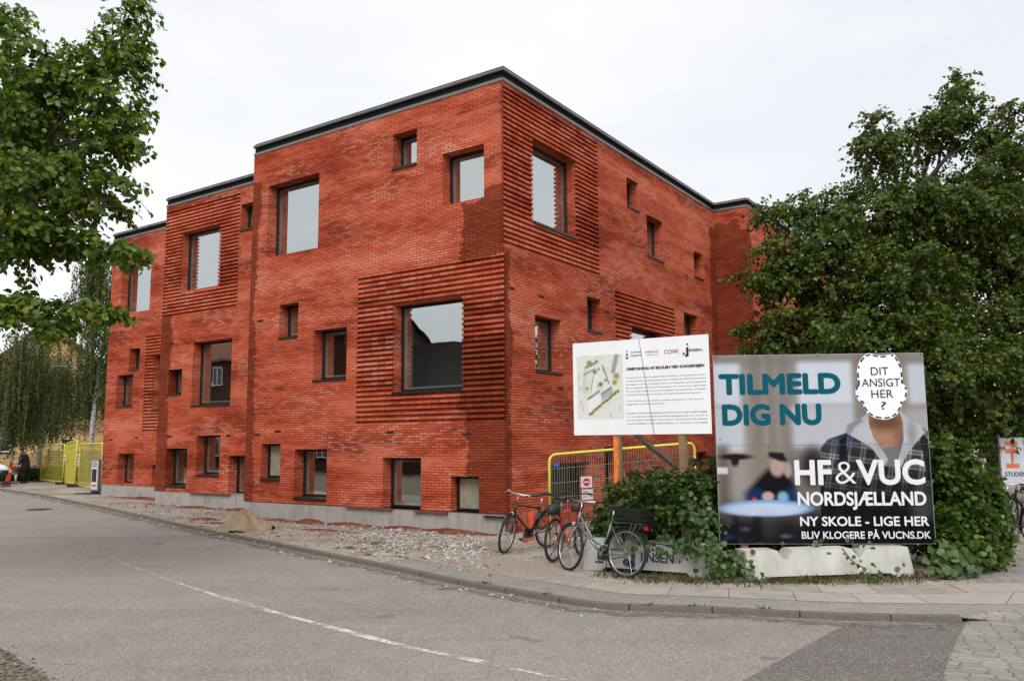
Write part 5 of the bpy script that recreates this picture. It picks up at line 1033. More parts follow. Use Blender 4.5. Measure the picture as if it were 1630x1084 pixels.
# ------------------------------------------------------------------ bicycles
MT['rubber'] = plain('tyre_rubber', (.016, .016, .017), .8); MT['chrome'] = plain('polished_alloy', (.55, .55, .56), .28, .9, .08); MT['spoke'] = plain('steel_spoke', (.42, .42, .43), .35, .8, .1)
MT['black'] = plain('black_enamel', (.012, .012, .013), .3, 0, .15); MT['blackplastic'] = plain('black_plastic', (.020, .020, .021), .6, 0, .2); MT['redpaint'] = plain('red_bike_enamel', (.55, .018, .03), .25, 0, .08)
MT['silver'] = plain('grey_silver_enamel', (.20, .205, .215), .3, .6, .1); MT['leather'] = plain('brown_leather', (.07, .026, .018), .5, 0, .3, 8); MT['reflect'] = plain('red_reflector', (.5, .01, .02), .2); MT['lens'] = plain('lamp_lens', (.6, .6, .62), .15, .2)
def bicycle(label, rear, front, frame, steer=0., lean=0., step=False, crate=None, guard='black', lamp=True, bag=False, tyre_r=.345, name='bicycle', racktop=True, basket=False):
    d = (front-rear); d.z = 0; root = thing(name, label, 'bicycle', (rear.x, rear.y, rear.z), (lean, 0, math.atan2(d.y, d.x)), 'bicycles parked on the pavement')
    R_, wb = tyre_r, 1.06; fm = MT[frame]; bb_ = Vector((.44, 0, .285)); st = Vector((.27, 0, .76)); ht, hb = Vector((.865, 0, .86)), Vector((.905, 0, .67))
    ax = (ht-hb).normalized(); ST = Matrix.Translation(hb) @ Matrix.Rotation(steer, 4, ax) @ Matrix.Translation(-hb)
    f = MB()
    f.tube([bb_, st], .019, 8); f.tube([hb-ax*.02, ht+ax*.02], .024, 8)
    if step:
        f.tube([hb+ax*.03, bb_], .022, 8); f.tube([ht-ax*.02, Vector((.74, 0, .66)), Vector((.62, 0, .50)), Vector((.52, 0, .435)), Vector((.39, 0, .43))], .018, 8)
    else:
        f.tube([hb+ax*.02, bb_], .026 if frame == 'redpaint' else .021, 8); f.tube([ht-ax*.03, st-Vector((0, 0, .03))], .022 if frame == 'redpaint' else .017, 8)
    for y in (-.06, .06):
        f.tube([bb_+Vector((-.05, y*.7, 0)), Vector((0, y, R_))], .010, 6); f.tube([st-Vector((0, 0, .05))+Vector((0, y*.3, 0)), Vector((0, y, R_))], .009, 6)
    f.tube([bb_-Vector((0, .036, 0)), bb_+Vector((0, .036, 0))], .024, 10)
    f.build('frame', fm, root, smooth=True)
    def wheel(cx, T=None):
        t = MB(); t.ring((cx, 0, R_), (0, 1, 0), R_-.02, .023, 48, 8, T); w_ = t.build('wheel', MT['rubber'], root, smooth=True)
        r_ = MB(); r_.ring((cx, 0, R_), (0, 1, 0), R_-.045, .011, 48, 6, T); r_.build('rim', MT['chrome'], w_, smooth=True)
        s_ = MB()
        for k in range(26):
            a_ = 2*math.pi*k/26; a2 = a_+(.35 if k % 4 < 2 else -.35); y = .03 if k % 2 else -.03; p = Vector((cx+.022*math.cos(a2), y, R_+.022*math.sin(a2))); q = Vector((cx+(R_-.05)*math.cos(a_), 0, R_+(R_-.05)*math.sin(a_))); s_.tube([p, q], .0019, 3, False, T)
        s_.tube([(cx, -.05, R_), (cx, .05, R_)], .03 if cx < .5 else .022, 10, True, T); s_.build('spokes', MT['spoke'], w_)
        if guard:
            g_ = MB(); rr = R_+.028; a0, a1 = ((.25, 2.75) if cx < .5 else (.65, 2.4)); n_ = 18
            for k in range(n_):
                q = [a0+(a1-a0)*(k+j)/n_ for j in (0, 1)]; P_ = [Vector((cx+rr*math.cos(t_), y, R_+rr*math.sin(t_))) for t_, y in ((q[0], -.024), (q[1], -.024), (q[1], .024), (q[0], .024))]; P2 = [Vector((cx+(rr-.015)*math.cos(t_), y, R_+(rr-.015)*math.sin(t_))) for t_, y in ((q[0], -.026), (q[1], -.026), (q[0], .026), (q[1], .026))]
                if T: P_ = [T @ p for p in P_]; P2 = [T @ p for p in P2]
                g_.face(P_); g_.face([P_[0], P_[1], P2[1], P2[0]]); g_.face([P_[3], P_[2], P2[3], P2[2]])
            g_.build('mudguard', MT[guard], root, smooth=True)
    wheel(0); wheel(wb, ST)
    f = MB()
    for y in (-.05, .05): f.tube([hb+Vector((0, y*.6, -.01)), hb+Vector((.03, y, -.10)), Vector((wb, y, R_))], [.013, .012, .009], 6, True, ST)
    f.tube([hb+Vector((0, -.04, -.02)), hb+Vector((0, .04, -.02))], .014, 6, True, ST); f.build('fork', fm if frame != 'black' else MT['black'], root, smooth=True)
    h = MB(); top = ht+ax*.14; h.tube([ht, top], .012, 6, True, ST); stem = top+Vector((.06, 0, .015)); h.tube([top, stem], .012, 6, True, ST)
    bar = [stem+Vector(q) for q in ((-.17, -.30, .03), (-.08, -.22, .035), (0, -.10, .02), (0, .10, .02), (-.08, .22, .035), (-.17, .30, .03))]; h.tube(bar, .0115, 8, True, ST)
    for y in (-1, 1): h.tube([stem+Vector((-.03, y*.18, .03)), stem+Vector((-.06, y*.27, -.01))], .006, 5, True, ST)
    hb_ = h.build('handlebar', MT['chrome'] if frame != 'redpaint' else MT['black'], root, smooth=True)
    for s_ in (0, -1):
        g_ = MB(); a_, c_ = (bar[0], bar[1]) if s_ == 0 else (bar[-1], bar[-2]); g_.tube([a_+(a_-c_)*.12, a_+(c_-a_)*.95], .017, 8, True, ST); g_.build('grip', MT['blackplastic'], hb_, smooth=True)
    s_ = MB(); sx, sz = .20, .98; s_.tube([st, Vector((.235, 0, sz-.04))], .013, 8)
    s_.build('seat_post', MT['chrome'], root, smooth=True)
    s_ = MB(); secs = [(-.13, .085, .0), (-.10, .10, .012), (-.03, .085, .012), (.04, .045, .006), (.12, .024, .0), (.15, .012, -.01)]; n_ = 10
    base = len(s_.v)
    for x, wd, z in secs:
        for j in range(n_): a_ = 2*math.pi*j/n_; s_.v.append((sx+x, wd*math.cos(a_), sz+z+.028*math.sin(a_)))
    for i in range(len(secs)-1):
        for j in range(n_): a_ = base+i*n_+j; b_ = base+i*n_+(j+1) % n_; s_.f.append((a_, b_, b_+n_, a_+n_)); s_.u += [(0, 0)]*4; s_.m.append(0)
    s_.f.append(tuple(range(base, base+n_))); s_.u += [(0, 0)]*n_; s_.m.append(0); s_.f.append(tuple(range(base+(len(secs)-1)*n_, base+len(secs)*n_))); s_.u += [(0, 0)]*n_; s_.m.append(0)
    s_.build('saddle', MT['blackplastic'], root, smooth=True)
    c = MB(); c.ring(bb_+Vector((0, -.045, 0)), (0, 1, 0), .085, .006, 24, 4)
    for sg in (1, -1): c.tube([bb_+Vector((0, -.055*sg, 0)), bb_+Vector((.12*sg, -.06*sg, -.115*sg))], .009, 5)
    c.build('crank', MT['chrome'], root)
    for sg in (1, -1): p = MB(); q = bb_+Vector((.12*sg, -.06*sg, -.115*sg)); p.box(q+Vector((-.045, -.09 if sg > 0 else 0, -.012)), q+Vector((.045, 0 if sg > 0 else .09, .012))); p.build('pedal', MT['blackplastic'], root, bevel=.004)
    p = MB(); pts = [(.55, .33), (.50, .385), (.40, .385), (.0, R_+.045), (-.05, R_), (.0, R_-.05), (.40, .19), (.52, .22)]; P_ = [Vector((x, -.062, z)) for x, z in pts]; Q = [Vector((x, -.048, z)) for x, z in pts]; 
    if frame != 'redpaint':
        p.tube([(x, -.055, z) for x, z in ((.46, .37), (.2, .375), (0, R_+.035))], .012, 5); p.tube([(x, -.055, z) for x, z in ((.46, .20), (.2, .26), (0, R_-.035))], .008, 5); p.box((.36, -.07, .21), (.55, -.04, .37)); p.build('chain_guard', MT['blackplastic'], root, bevel=.02)
    k = MB(); k.tube([Vector((.30, .05, .26)), Vector((.22, .19, .02))], .008, 5); k.build('kickstand', MT['black'], root)
    rk = MB()
    for y in (-.06, .06):
        rk.tube([(-.30, y, .76), (.20, y, .76)], .006, 5); rk.tube([(-.12, y, .76), (0, y*1.1, R_)], .005, 5); rk.tube([(-.2, y, .76), (0, y*1.1, R_)], .005, 5)
    for x in (-.30, -.15, 0, .15): rk.tube([(x, -.06, .76), (x, .06, .76)], .005, 5)
    rk.build('rear_rack', MT['black'] if frame != 'silver' else MT['chrome'], root)
    l_ = MB(); l_.box((-.34, -.035, .68), (-.31, .035, .735)); l_.build('rear_reflector', MT['reflect'], root, bevel=.006)
    if lamp:
        l_ = MB(); c = hb+Vector((.06, 0, .02)); l_.loft([((0, 0, 0), .018, .018), ((0, 0, .03), .034, .034), ((0, 0, .05), .036, .036)], 12, ST @ Matrix.Translation(c) @ Matrix.Rotation(R(90), 4, 'Y')); l_.build('front_lamp', MT['lens'], root, smooth=True)
    if crate:
        c = MB(); x0, x1, y0, y1, z0, z1 = -.34, .10, -.17, .17, .775, .975; t = .014
        for z in (z0+.02, z0+.085, z0+.15): 
            c.box((x0, y0, z), (x1, y0+t, z+.052)); c.box((x0, y1-t, z), (x1, y1, z+.052)); c.box((x0, y0+t, z), (x0+t, y1-t, z+.052)); c.box((x1-t, y0+t, z), (x1, y1-t, z+.052))
        c.box((x0+t, y0+t, z0), (x1-t, y1-t, z0+.012))
        for x, y in ((x0-.003, y0-.003), (x1-.022, y0-.003), (x0-.003, y1-.022), (x1-.022, y1-.022)): c.box((x, y, z0), (x+.025, y+.025, z1))
        c.build('rear_crate', MT['black'], root)
    if bag:
        c = MB(); c.loft([((-.06, 0, .77), .15, .085), ((-.06, 0, .80), .17, .10), ((-.06, 0, .88), .16, .10), ((-.06, 0, .92), .11, .06)], 12); c.build('pannier_bag', MT['blackplastic'], root, smooth=True)
    if basket:
        c = MB(); T = ST @ Matrix.Translation(stem+Vector((.08, 0, -.07))); c.loft([((0, 0, -.07), .06, .09), ((0, 0, 0), .075, .11), ((0, 0, .06), .08, .115)], 12, T); c.build('front_bag', MT['leather'], root, smooth=True)
    return root
bicycle('silver grey step-through bicycle with black rear crate in front of the concrete block', gnd(996, 920), gnd(905, 908), 'silver', R(-18), R(5), step=True, crate=True, basket=True)
bicycle('black diamond frame bicycle by the brick corner, farthest left of the row', gnd(871, 871), gnd(794, 881), 'black', R(24), R(-8))
bicycle('bright red bicycle with black bag parked between the black and the silver one', gnd(881, 894), gnd(914, 884), 'redpaint', R(8), R(3), bag=True, guard=None)
bicycle('dark bicycle half hidden behind the bush at the right edge, nearer one', gnd(1642, 868), gnd(1601, 858), 'black', R(12), R(3))
bicycle('dark bicycle half hidden behind the bush at the right edge, farther one', gnd(1664, 852), gnd(1622, 845), 'black', R(-15), R(3), crate=True)
# ------------------------------------------------------------------ mesh fences
MT['yellow'] = plain('yellow_fence_paint', (.70, .64, .09), .45, 0, .12, 4); MT['wire'] = plain('galvanised_wire', (.36, .34, .25), .5, .4, .1); MT['ywire'] = plain('yellow_wire', (.56, .50, .06), .5, 0, .1)
MT['bluetag'] = plain('blue_tag', (.05, .12, .35), .5)
def fence_panel(label, A, B_, h, wire, nv, nh, z0=.1, dz=0., rf=.022, rw=.003, group=None, feet=True, wavy=0.):
    A, B_ = Vector((A.x, A.y, 0)), Vector((B_.x, B_.y, 0)); d = B_-A; ln = d.length; root = thing('fence_panel', label, 'fence panel', A, (0, 0, math.atan2(d.y, d.x)), group)
    f = MB(); r_ = .13; zz = lambda x, z: z+dz*x/ln
    pts = [(0, z0)]+[(0, h-r_)]+[(r_-r_*math.cos(t), h-r_+r_*math.sin(t)) for t in (.4, .8, 1.2)]+[(r_, h), (ln-r_, h)]+[(ln-r_+r_*math.sin(t), h-r_+r_*math.cos(t)) for t in (.4, .8, 1.2)]+[(ln, h-r_), (ln, z0), (0, z0)]
    f.tube([(x, 0, zz(x, z)) for x, z in pts], rf, 7); f.build('frame', MT['yellow'], root, smooth=True)
    w_ = MB(); rg = np.random.default_rng(int(ln*1000) % 97)
    for k in range(1, nv):
        x = ln*k/nv; hh = h-.01
        w_.tube([(x+(rg.normal()*wavy if 0 < q < 6 else 0), 0, zz(x, z0+(hh-z0)*q/6)) for q in range(7)], rw, 4, False)
    for k in range(1, nh): z = z0+(h-z0)*k/nh; w_.tube([(0, -.004, zz(0, z)), (ln*.5, -.004, zz(ln*.5, z)-.004), (ln, -.004, zz(ln, z))], rw*1.2, 4, False)
    w_.build('wire_mesh', MT[wire], root)
    if feet:
        for x in (0, ln):
            b = MB(); b.box((x-.11, -.33, 0), (x+.11, .33, .11)); b.build('foot', MT['blackplastic'], root, bevel=.02)
    return root
pa = at(876, 860, 15.4); pb = at(1110, 850, 16.6)
fp = fence_panel('yellow framed wire mesh fence panel behind the parked bicycles and hedge', pa, pb, 1.68, 'wire', 62, 6, z0=.10, dz=.20, group=None, feet=False, wavy=.006, rf=.026)
b = MB(); b.box((.06, -.02, 1.46), (.20, -.012, 1.53)); b.build('name_tag', MT['bluetag'], fp)
A1, A2, A3, A4 = gnd(64, 766), gnd(103, 770.5), gnd(119, 774.5), gnd(160, 782)
FG = 'yellow site fences at the far end of the school'
fence_panel('yellow mesh fence panel at the left end, before the timber fence', A1, A2+Vector((-.1, 0, 0)), 1.95, 'ywire', 46, 7, .08, .05, .035, .0042, FG)
fence_panel('narrow looking yellow fence panel turned edge on between two wider ones', A2, A3, 2.05, 'ywire', 34, 7, .05, .12, .04, .006, FG)
fence_panel('yellow mesh fence panel nearest the red brick wall, behind the info pylon', A3+Vector((.15, 0, 0)), A4, 2.0, 'ywire', 46, 7, .08, .0, .035, .0042, FG)
MT['paper'] = plain('white_notice', (.68, .68, .70), .5, 0, .04)
def plate(px, py, D, w_, h_, ang=0.): return None
def notice(name, label, px, py, D, w_, h_, yaw, paint=None, cat='sign', group=None):
    c = at(px, py, D); root = thing(name, label, cat, c, (0, 0, yaw), group); b = MB(); b.box((-w_/2, -.004, -h_/2), (w_/2, .004, h_/2)); b.build('plate', MT['paper'], root, bevel=.002); return root
fang = math.atan2((pb-pa).y, (pb-pa).x)
def on_fence(px): t = (px-876)/(1110-876); return 15.4+1.2*t-.04
D_ = on_fence(933)
n1 = notice('no_entry_sign', 'small white plate with red no entry disc hung on the wire fence', 933.5, 767, D_, .235, .205, fang)
b = MB(); n_ = 28; pts = [Vector((.072*math.cos(2*math.pi*k/n_), -.006, .072*math.sin(2*math.pi*k/n_))) for k in range(n_)]; b.face(pts); b.build('red_disc', MT['red'], n1)
b = MB(); b.face([Vector((x, -.009, z)) for x, z in ((-.055, -.014), (.055, -.014), (.055, .014), (-.055, .014))]); b.build('white_bar', MT['paper'], n1)
n2 = notice('notice_board', 'white plate with one red line hung below the no entry sign', 935, 787, D_, .235, .19, fang)
b = MB(); b.face([Vector((x, -.006, z)) for x, z in ((-.10, .005), (.10, .005), (.10, .02), (-.10, .02))]); b.build('red_line', MT['red'], n2)
b = MB()
for z, l_ in ((.065, .16), (.045, .18), (-.03, .17), (-.05, .12)): b.box((-.095, -.0055, z-.003), (-.095+l_*.6, -.005, z+.003))
b.build('print_lines', MT['greyink'], n2)
for px, py, D, lb_ in ((103, 728, 41.3, 'white notice on the post of the left yellow fence panel'), (125, 727, 38.4, 'upper white notice on the yellow fence panel behind the pylon'), (124, 737.5, 38.4, 'lower white notice on the yellow fence panel behind the pylon')):
    n_ = notice('notice_board', lb_, px, py, D, .14*D/38*.9, .26*D/38, -.6); b = MB(); b.box((-.04, -.012, -.03), (.03, -.008, .06)); b.box((-.04, -.012, -.09), (.04, -.008, -.06)); b.build('print_lines', MT['greyink'], n_)
# ------------------------------------------------------------------ pipes, pylon, marker post
MT['pipe'] = plain('orange_drain_pipe', (.33, .075, .04), .45, 0, .12, 4); MT['pipe2'] = plain('bright_orange_pipe', (.72, .10, .03), .4, 0, .1)
def pipe(label, px, D, r_, h, mat, slot=False):
    c = at(px, 850, D); root = thing('drain_pipe', label, 'pipe', (c.x, c.y, -.02), group='plastic drain pipes standing at the brick corner'); b = MB()
    b.loft([((0, 0, 0), r_, r_), ((0, 0, h-.12), r_, r_), ((0, 0, h-.115), r_*1.14, r_*1.14), ((0, 0, h), r_*1.14, r_*1.14), ((0, 0, h), r_, r_), ((0, 0, h-.1), r_*.95, r_*.95)], 16); b.build('tube', MT[mat], root, smooth=False)
    b = MB(); b.ring((0, 0, .12), (0, 0, 1), r_, .008, 16, 5); b.build('band', MT['red' if not slot else 'pipe'], root)
pipe('paler red-brown drain pipe standing at the brick corner, left of two', 836, 16.3, .05, .60, 'pipe'); pipe('brighter orange drain pipe standing right of the red-brown one', 846, 16.6, .055, .56, 'pipe2', True)
c = gnd(151, 786); py_ = thing('info_pylon', 'slim grey and white information pylon standing before the yellow fence', 'sign', c, (0, 0, BR+.25)); kk = 39.5
MT['pyl'] = plain('pylon_white', (.55, .55, .58), .4, 0, .05); MT['pylg'] = plain('pylon_grey', (.22, .22, .24), .4, .3)
b = MB(); b.box((-.20, -.06, .10), (.20, .06, 1.36)); b.build('case', MT['pylg'], py_, bevel=.015)
b = MB(); b.box((-.165, -.068, .18), (.165, -.0615, 1.32)); b.build('face', MT['pyl'], py_)
b = MB(); b.box((-.13, -.074, .48), (.10, -.069, .98)); b.build('picture', MT['blackplastic'], py_); b = MB(); b.box((-.11, -.074, .30), (.11, -.069, .37)); b.build('red_band', plain('orange_red', (.55, .07, .02)), py_)
b = MB()
for z in (1.26, 1.18, 1.10): b.box((-.12, -.073, z-.02), (.10, -.069, z+.015))
b.build('print_lines', MT['greyink'], py_)
b = MB(); b.box((-.12, -.10, 0.02), (.12, .10, .12)); b.box((-.62, -.05, 0), (.55, .05, .04)); b.tube([(-.75, -.25, .02), (.0, 0, .03), (.5, .3, .02)], .03, 5); b.build('foot', MT['blackplastic'], py_, bevel=.01)
def marker(label, px, py, D, h, tilt):
    c = at(px, py, D); root = thing('marker_post', label, 'marker post', (c.x, c.y, 0), (0, tilt, 0)); b = MB(); b.loft([((0, 0, .03), .13, .10), ((0, 0, h*.42), .115, .085), ((0, 0, h*.44), .10, .08), ((0, 0, h*.9), .10, .075), ((0, 0, h), .06, .05)], 12); b.build('body', plain('marker_orange', (.72, .075, .03), .4, 0, .08), root, smooth=False)
    b = MB(); b.loft([((0, 0, h*.52), .118, .092), ((0, 0, h*.66), .118, .092)], 12); b.build('reflective_band', MT['paper'], root); b = MB(); b.box((-.25, -.18, 0), (.25, .18, .05)); b.build('foot', MT['blackplastic'], root, bevel=.02)
marker('leaning orange red traffic marker post beside the child', 12, 768, 43, 1.12, .13)
# ------------------------------------------------------------------ people far left
MT['coat'] = plain('dark_teal_coat', (.006, .016, .020), .75, 0, .2); MT['trousers'] = plain('black_trousers', (.008, .008, .010), .8); MT['skin'] = plain('skin', (.50, .30, .22), .55, 0, .05); MT['hair'] = plain('grey_blond_hair', (.28, .23, .19), .7, 0, .2, 20); MT['scarf'] = plain('pink_scarf', (.52, .30, .28), .8, 0, .1); MT['hat'] = plain('cream_hat', (.58, .50, .36), .8, 0, .1); MT['childtop'] = plain('dark_red_jacket', (.12, .028, .022), .8, 0, .2); MT['lightgrey'] = plain('light_grey_cloth', (.42, .42, .42), .8, 0, .1)
def person(label, pos, yaw, s, coat, legs, hair, scarf=None, hat=None, long_coat=True, bend=0., group=None):
    root = thing('person', label, 'person', pos, (0, 0, yaw), group)
    J = [((0, 0, .93), (.13, .10)), ((0, 0, 1.12), (.125, .095)), ((.01+bend*.15, 0, 1.32), (.15, .105)), ((.02+bend*.25, 0, 1.42), (.13, .09)), ((.04+bend*.38, 0, 1.50), .055), ((.07+bend*.5, 0, 1.58), .075), ((.09+bend*.6, 0, 1.67), .098), ((.08+bend*.6, 0, 1.74), .06),
         ((0, .09, .88), .09), ((.04, .10, .48), .062), ((.0, .10, .09), .045), ((.10, .10, .035), .036), ((.17, .10, .03), .028), ((0, -.09, .88), .09), ((-.03, -.10, .48), .062), ((-.10, -.10, .10), .045), ((.0, -.10, .035), .036), ((.07, -.10, .03), .028),
         ((.02+bend*.22, .19, 1.38), .058), ((.06+bend*.3, .23, 1.12), .045), ((.18+bend*.4, .20, .92), .036), ((.23+bend*.42, .19, .85), .028), ((.26+bend*.42, .185, .80), .018), ((.02+bend*.22, -.19, 1.38), .058), ((.03+bend*.2, -.24, 1.11), .045), ((.14+bend*.3, -.22, .88), .036), ((.18+bend*.3, -.21, .80), .028), ((.20+bend*.3, -.205, .74), .018)]
    Ed = [(0,1),(1,2),(2,3),(3,4),(4,5),(5,6),(6,7),(0,8),(8,9),(9,10),(10,11),(11,12),(0,13),(13,14),(14,15),(15,16),(16,17),(3,18),(18,19),(19,20),(20,21),(21,22),(3,23),(23,24),(24,25),(25,26),(26,27)]
    J = [((Vector(p)*s)[:], (r_[0]*s, r_[1]*s) if isinstance(r_, tuple) else r_*s) for p, r_ in J]
    body = figure('body', J, Ed, MT['skin'], root)
    hx, hz = (.09+bend*.6)*s, 1.67*s
    f = MB(); f.loft([((hx+.093*s, 0, hz-.045*s), .012*s, .012*s), ((hx+.10*s, 0, hz-.02*s), .018*s, .014*s), ((hx+.093*s, 0, hz+.015*s), .008*s, .008*s)], 8); f.build('nose', MT['skin'], root, smooth=True)
    for sy in (-1, 1): e = MB(); e.loft([((hx+.088*s, sy*.034*s, hz+.012*s), .008*s, .012*s), ((hx+.09*s, sy*.034*s, hz+.022*s), .008*s, .012*s)], 8); e.build('eye', MT['ink'], root)
    e = MB(); e.box((hx+.082*s, -.024*s, hz-.066*s), (hx+.095*s, .024*s, hz-.057*s)); e.build('mouth', MT['red'], root)
    for sy in (-1, 1): e = MB(); e.loft([((hx, sy*.092*s, hz-.03*s), .012*s, .010*s), ((hx-.005*s, sy*.098*s, hz), .02*s, .012*s), ((hx-.005*s, sy*.095*s, hz+.025*s), .012*s, .008*s)], 8); e.build('ear', MT['skin'], root, smooth=True)
    c = MB(); zb = .62 if long_coat else .86
    c.loft([((0, 0, zb*s), .22*s, .24*s), ((0, 0, .9*s), .20*s, .225*s), ((.0, 0, 1.1*s), .165*s, .195*s), ((.02+bend*.14, 0, 1.3*s), .16*s, .215*s), ((.02+bend*.22, 0, 1.4*s), .12*s, .17*s), ((.03+bend*.3, 0, 1.46*s), .07*s, .09*s)], 18); c.build('coat', MT[coat], root, smooth=True)
    for i, q in enumerate(((18, 19, 20), (23, 24, 25))):
        c = MB(); c.tube([J[k][0] for k in q], [.075*s, .062*s, .052*s], 10); c.build('sleeve', MT[coat], root, smooth=True)
    for q in ((8, 9, 10), (13, 14, 15)):
        c = MB(); c.tube([J[k][0] for k in q], [.10*s, .078*s, .06*s], 10); c.build('trouser_leg', MT[legs], root, smooth=True)
    for q in ((10, 12), (15, 17)):
        c = MB(); a_, b_ = Vector(J[q[0]][0]), Vector(J[q[1]][0]); c.tube([Vector((a_.x-.05*s, a_.y, .04*s)), Vector((a_.x+.05*s, a_.y, .05*s)), Vector((b_.x+.03*s, b_.y, .03*s))], [.04*s, .05*s, .03*s], 8); c.build('shoe', MT['trousers'], root, smooth=True)
    c = MB(); c.loft([((hx-.05*s, 0, hz-.06*s), .06*s, .085*s), ((hx-.035*s, 0, hz), .085*s, .108*s), ((hx-.025*s, 0, hz+.06*s), .092*s, .10*s), ((hx-.015*s, 0, hz+.10*s), .06*s, .065*s), ((hx-.015*s, 0, hz+.118*s), .02*s, .02*s)], 14); c.build('hair', MT[hair], root, smooth=True)
    if scarf:
        c = MB(); c.ring(((.04+bend*.36)*s, 0, 1.48*s), (.3, 0, 1), .07*s, .038*s, 16, 8); c.tube([((.12+bend*.4)*s, .05*s, 1.45*s), ((.2+bend*.3)*s, .06*s, 1.25*s), ((.19+bend*.3)*s, .06*s, 1.0*s)], [.05*s, .055*s, .04*s], 8); c.build('scarf', MT[scarf], root, smooth=True)
    if hat:
        c = MB(); c.loft([((hx, 0, hz+.0*s), .125*s, .125*s), ((hx, 0, hz+.03*s), .122*s, .122*s), ((hx, 0, hz+.09*s), .09*s, .09*s), ((hx, 0, hz+.125*s), .03*s, .03*s)], 14); c.build('hat', MT[hat], root, smooth=True)
    return root
g = at(39, 768, 43.5); person('woman in a long dark coat and pink scarf bending towards the child', (g.x, g.y, 0), R(200), 1.06, 'coat', 'trousers', 'hair', 'scarf', bend=.22)
g = at(24.5, 767, 42.6); person('small child with cream hat and dark red jacket standing by the woman', (g.x, g.y, 0), R(235), .64, 'childtop', 'lightgrey', 'hat', hat='hat', long_coat=False)
g = at(-4, 773, 39.5); pr_ = thing('pram', 'pram with white cover and black wheels cut by the left photo edge', 'pram', (g.x, g.y, 0), (0, 0, R(10)))
b = MB(); b.loft([((0, 0, .5), .36, .22), ((0, 0, .62), .45, .28), ((0, 0, .78), .44, .27)], 16); b.build('carrycot', MT['black'], pr_, smooth=True)
b = MB(); b.loft([((.02, 0, .78), .46, .29), ((.04, 0, .88), .44, .27), ((-.05, 0, 1.02), .30, .22), ((-.12, 0, 1.10), .12, .10)], 16); b.build('cover', plain('white_muslin', (.66, .67, .7), .8, 0, .06), pr_, smooth=True)
for x, r_ in ((-.36, .16), (.36, .13)):
    for y in (-.27, .27): b = MB(); b.ring((x, y, r_), (0, 1, 0), r_-.03, .03, 20, 6); b.tube([(x, y-.02, r_), (x, y+.02, r_)], .05, 8); b.build('wheel', MT['rubber'], pr_, smooth=True)
b = MB()
for y in (-.25, .25): b.tube([(-.36, y, .16), (.1, y, .5)], .014, 5); b.tube([(.36, y, .13), (-.1, y, .5)], .014, 5); b.tube([(-.3, y*.9, .5), (-.62, y*.9, .98)], .014, 5)
b.tube([(-.62, -.225, .98), (-.62, .225, .98)], .018, 6); b.build('chassis', MT['black'], pr_)
# red white barrier board by the fence
g = at(60, 748, 46); bt_ = thing('barrier_board', 'small red and white barrier board left of the yellow fence', 'barrier', (g.x, g.y, 0)); b = MB(); b.box((-.65, -.02, .72), (.65, .02, .88)); b.build('board', plain('barrier_white', (.55, .45, .42)), bt_)
b = MB()
for k in range(4): x = -.6+k*.33; b.face([Vector(q) for q in ((x, -.025, .73), (x+.16, -.025, .73), (x+.22, -.025, .87), (x+.06, -.025, .87))])
b.build('red_stripes', MT['red'], bt_); b = MB()
for x in (-.5, .5): b.box((x-.03, -.04, 0), (x+.03, .04, .72)); b.box((x-.06, -.25, 0), (x+.06, .25, .05))
b.build('legs', MT['blackplastic'], bt_)
# timber slat fence behind the yellow panels
MT['slat'] = plain('weathered_slat', (.17, .135, .075), .85, 0, .3, 3, .3)
f0, f1 = at(72, 768, 49), at(164, 775, 42); d = Vector((f1.x-f0.x, f1.y-f0.y, 0)); tf = thing('slat_fence', 'weathered timber fence of horizontal slats behind the yellow site fence', 'fence', (f0.x, f0.y, 0), (0, 0, math.atan2(d.y, d.x))); ln = d.length
b = MB()
for k in range(10): b.box((0, -.012 if k % 2 else .02, .12+k*.155), (ln, .012 if k % 2 else .044, .12+k*.155+.12))
b.build('slats', MT['slat'], tf)
x = 0
while x <= ln: b = MB(); b.box((x-.05, .045, 0), (x+.05, .14, 1.75)); b.build('post', MT['slat'], tf); x += ln/5-.001
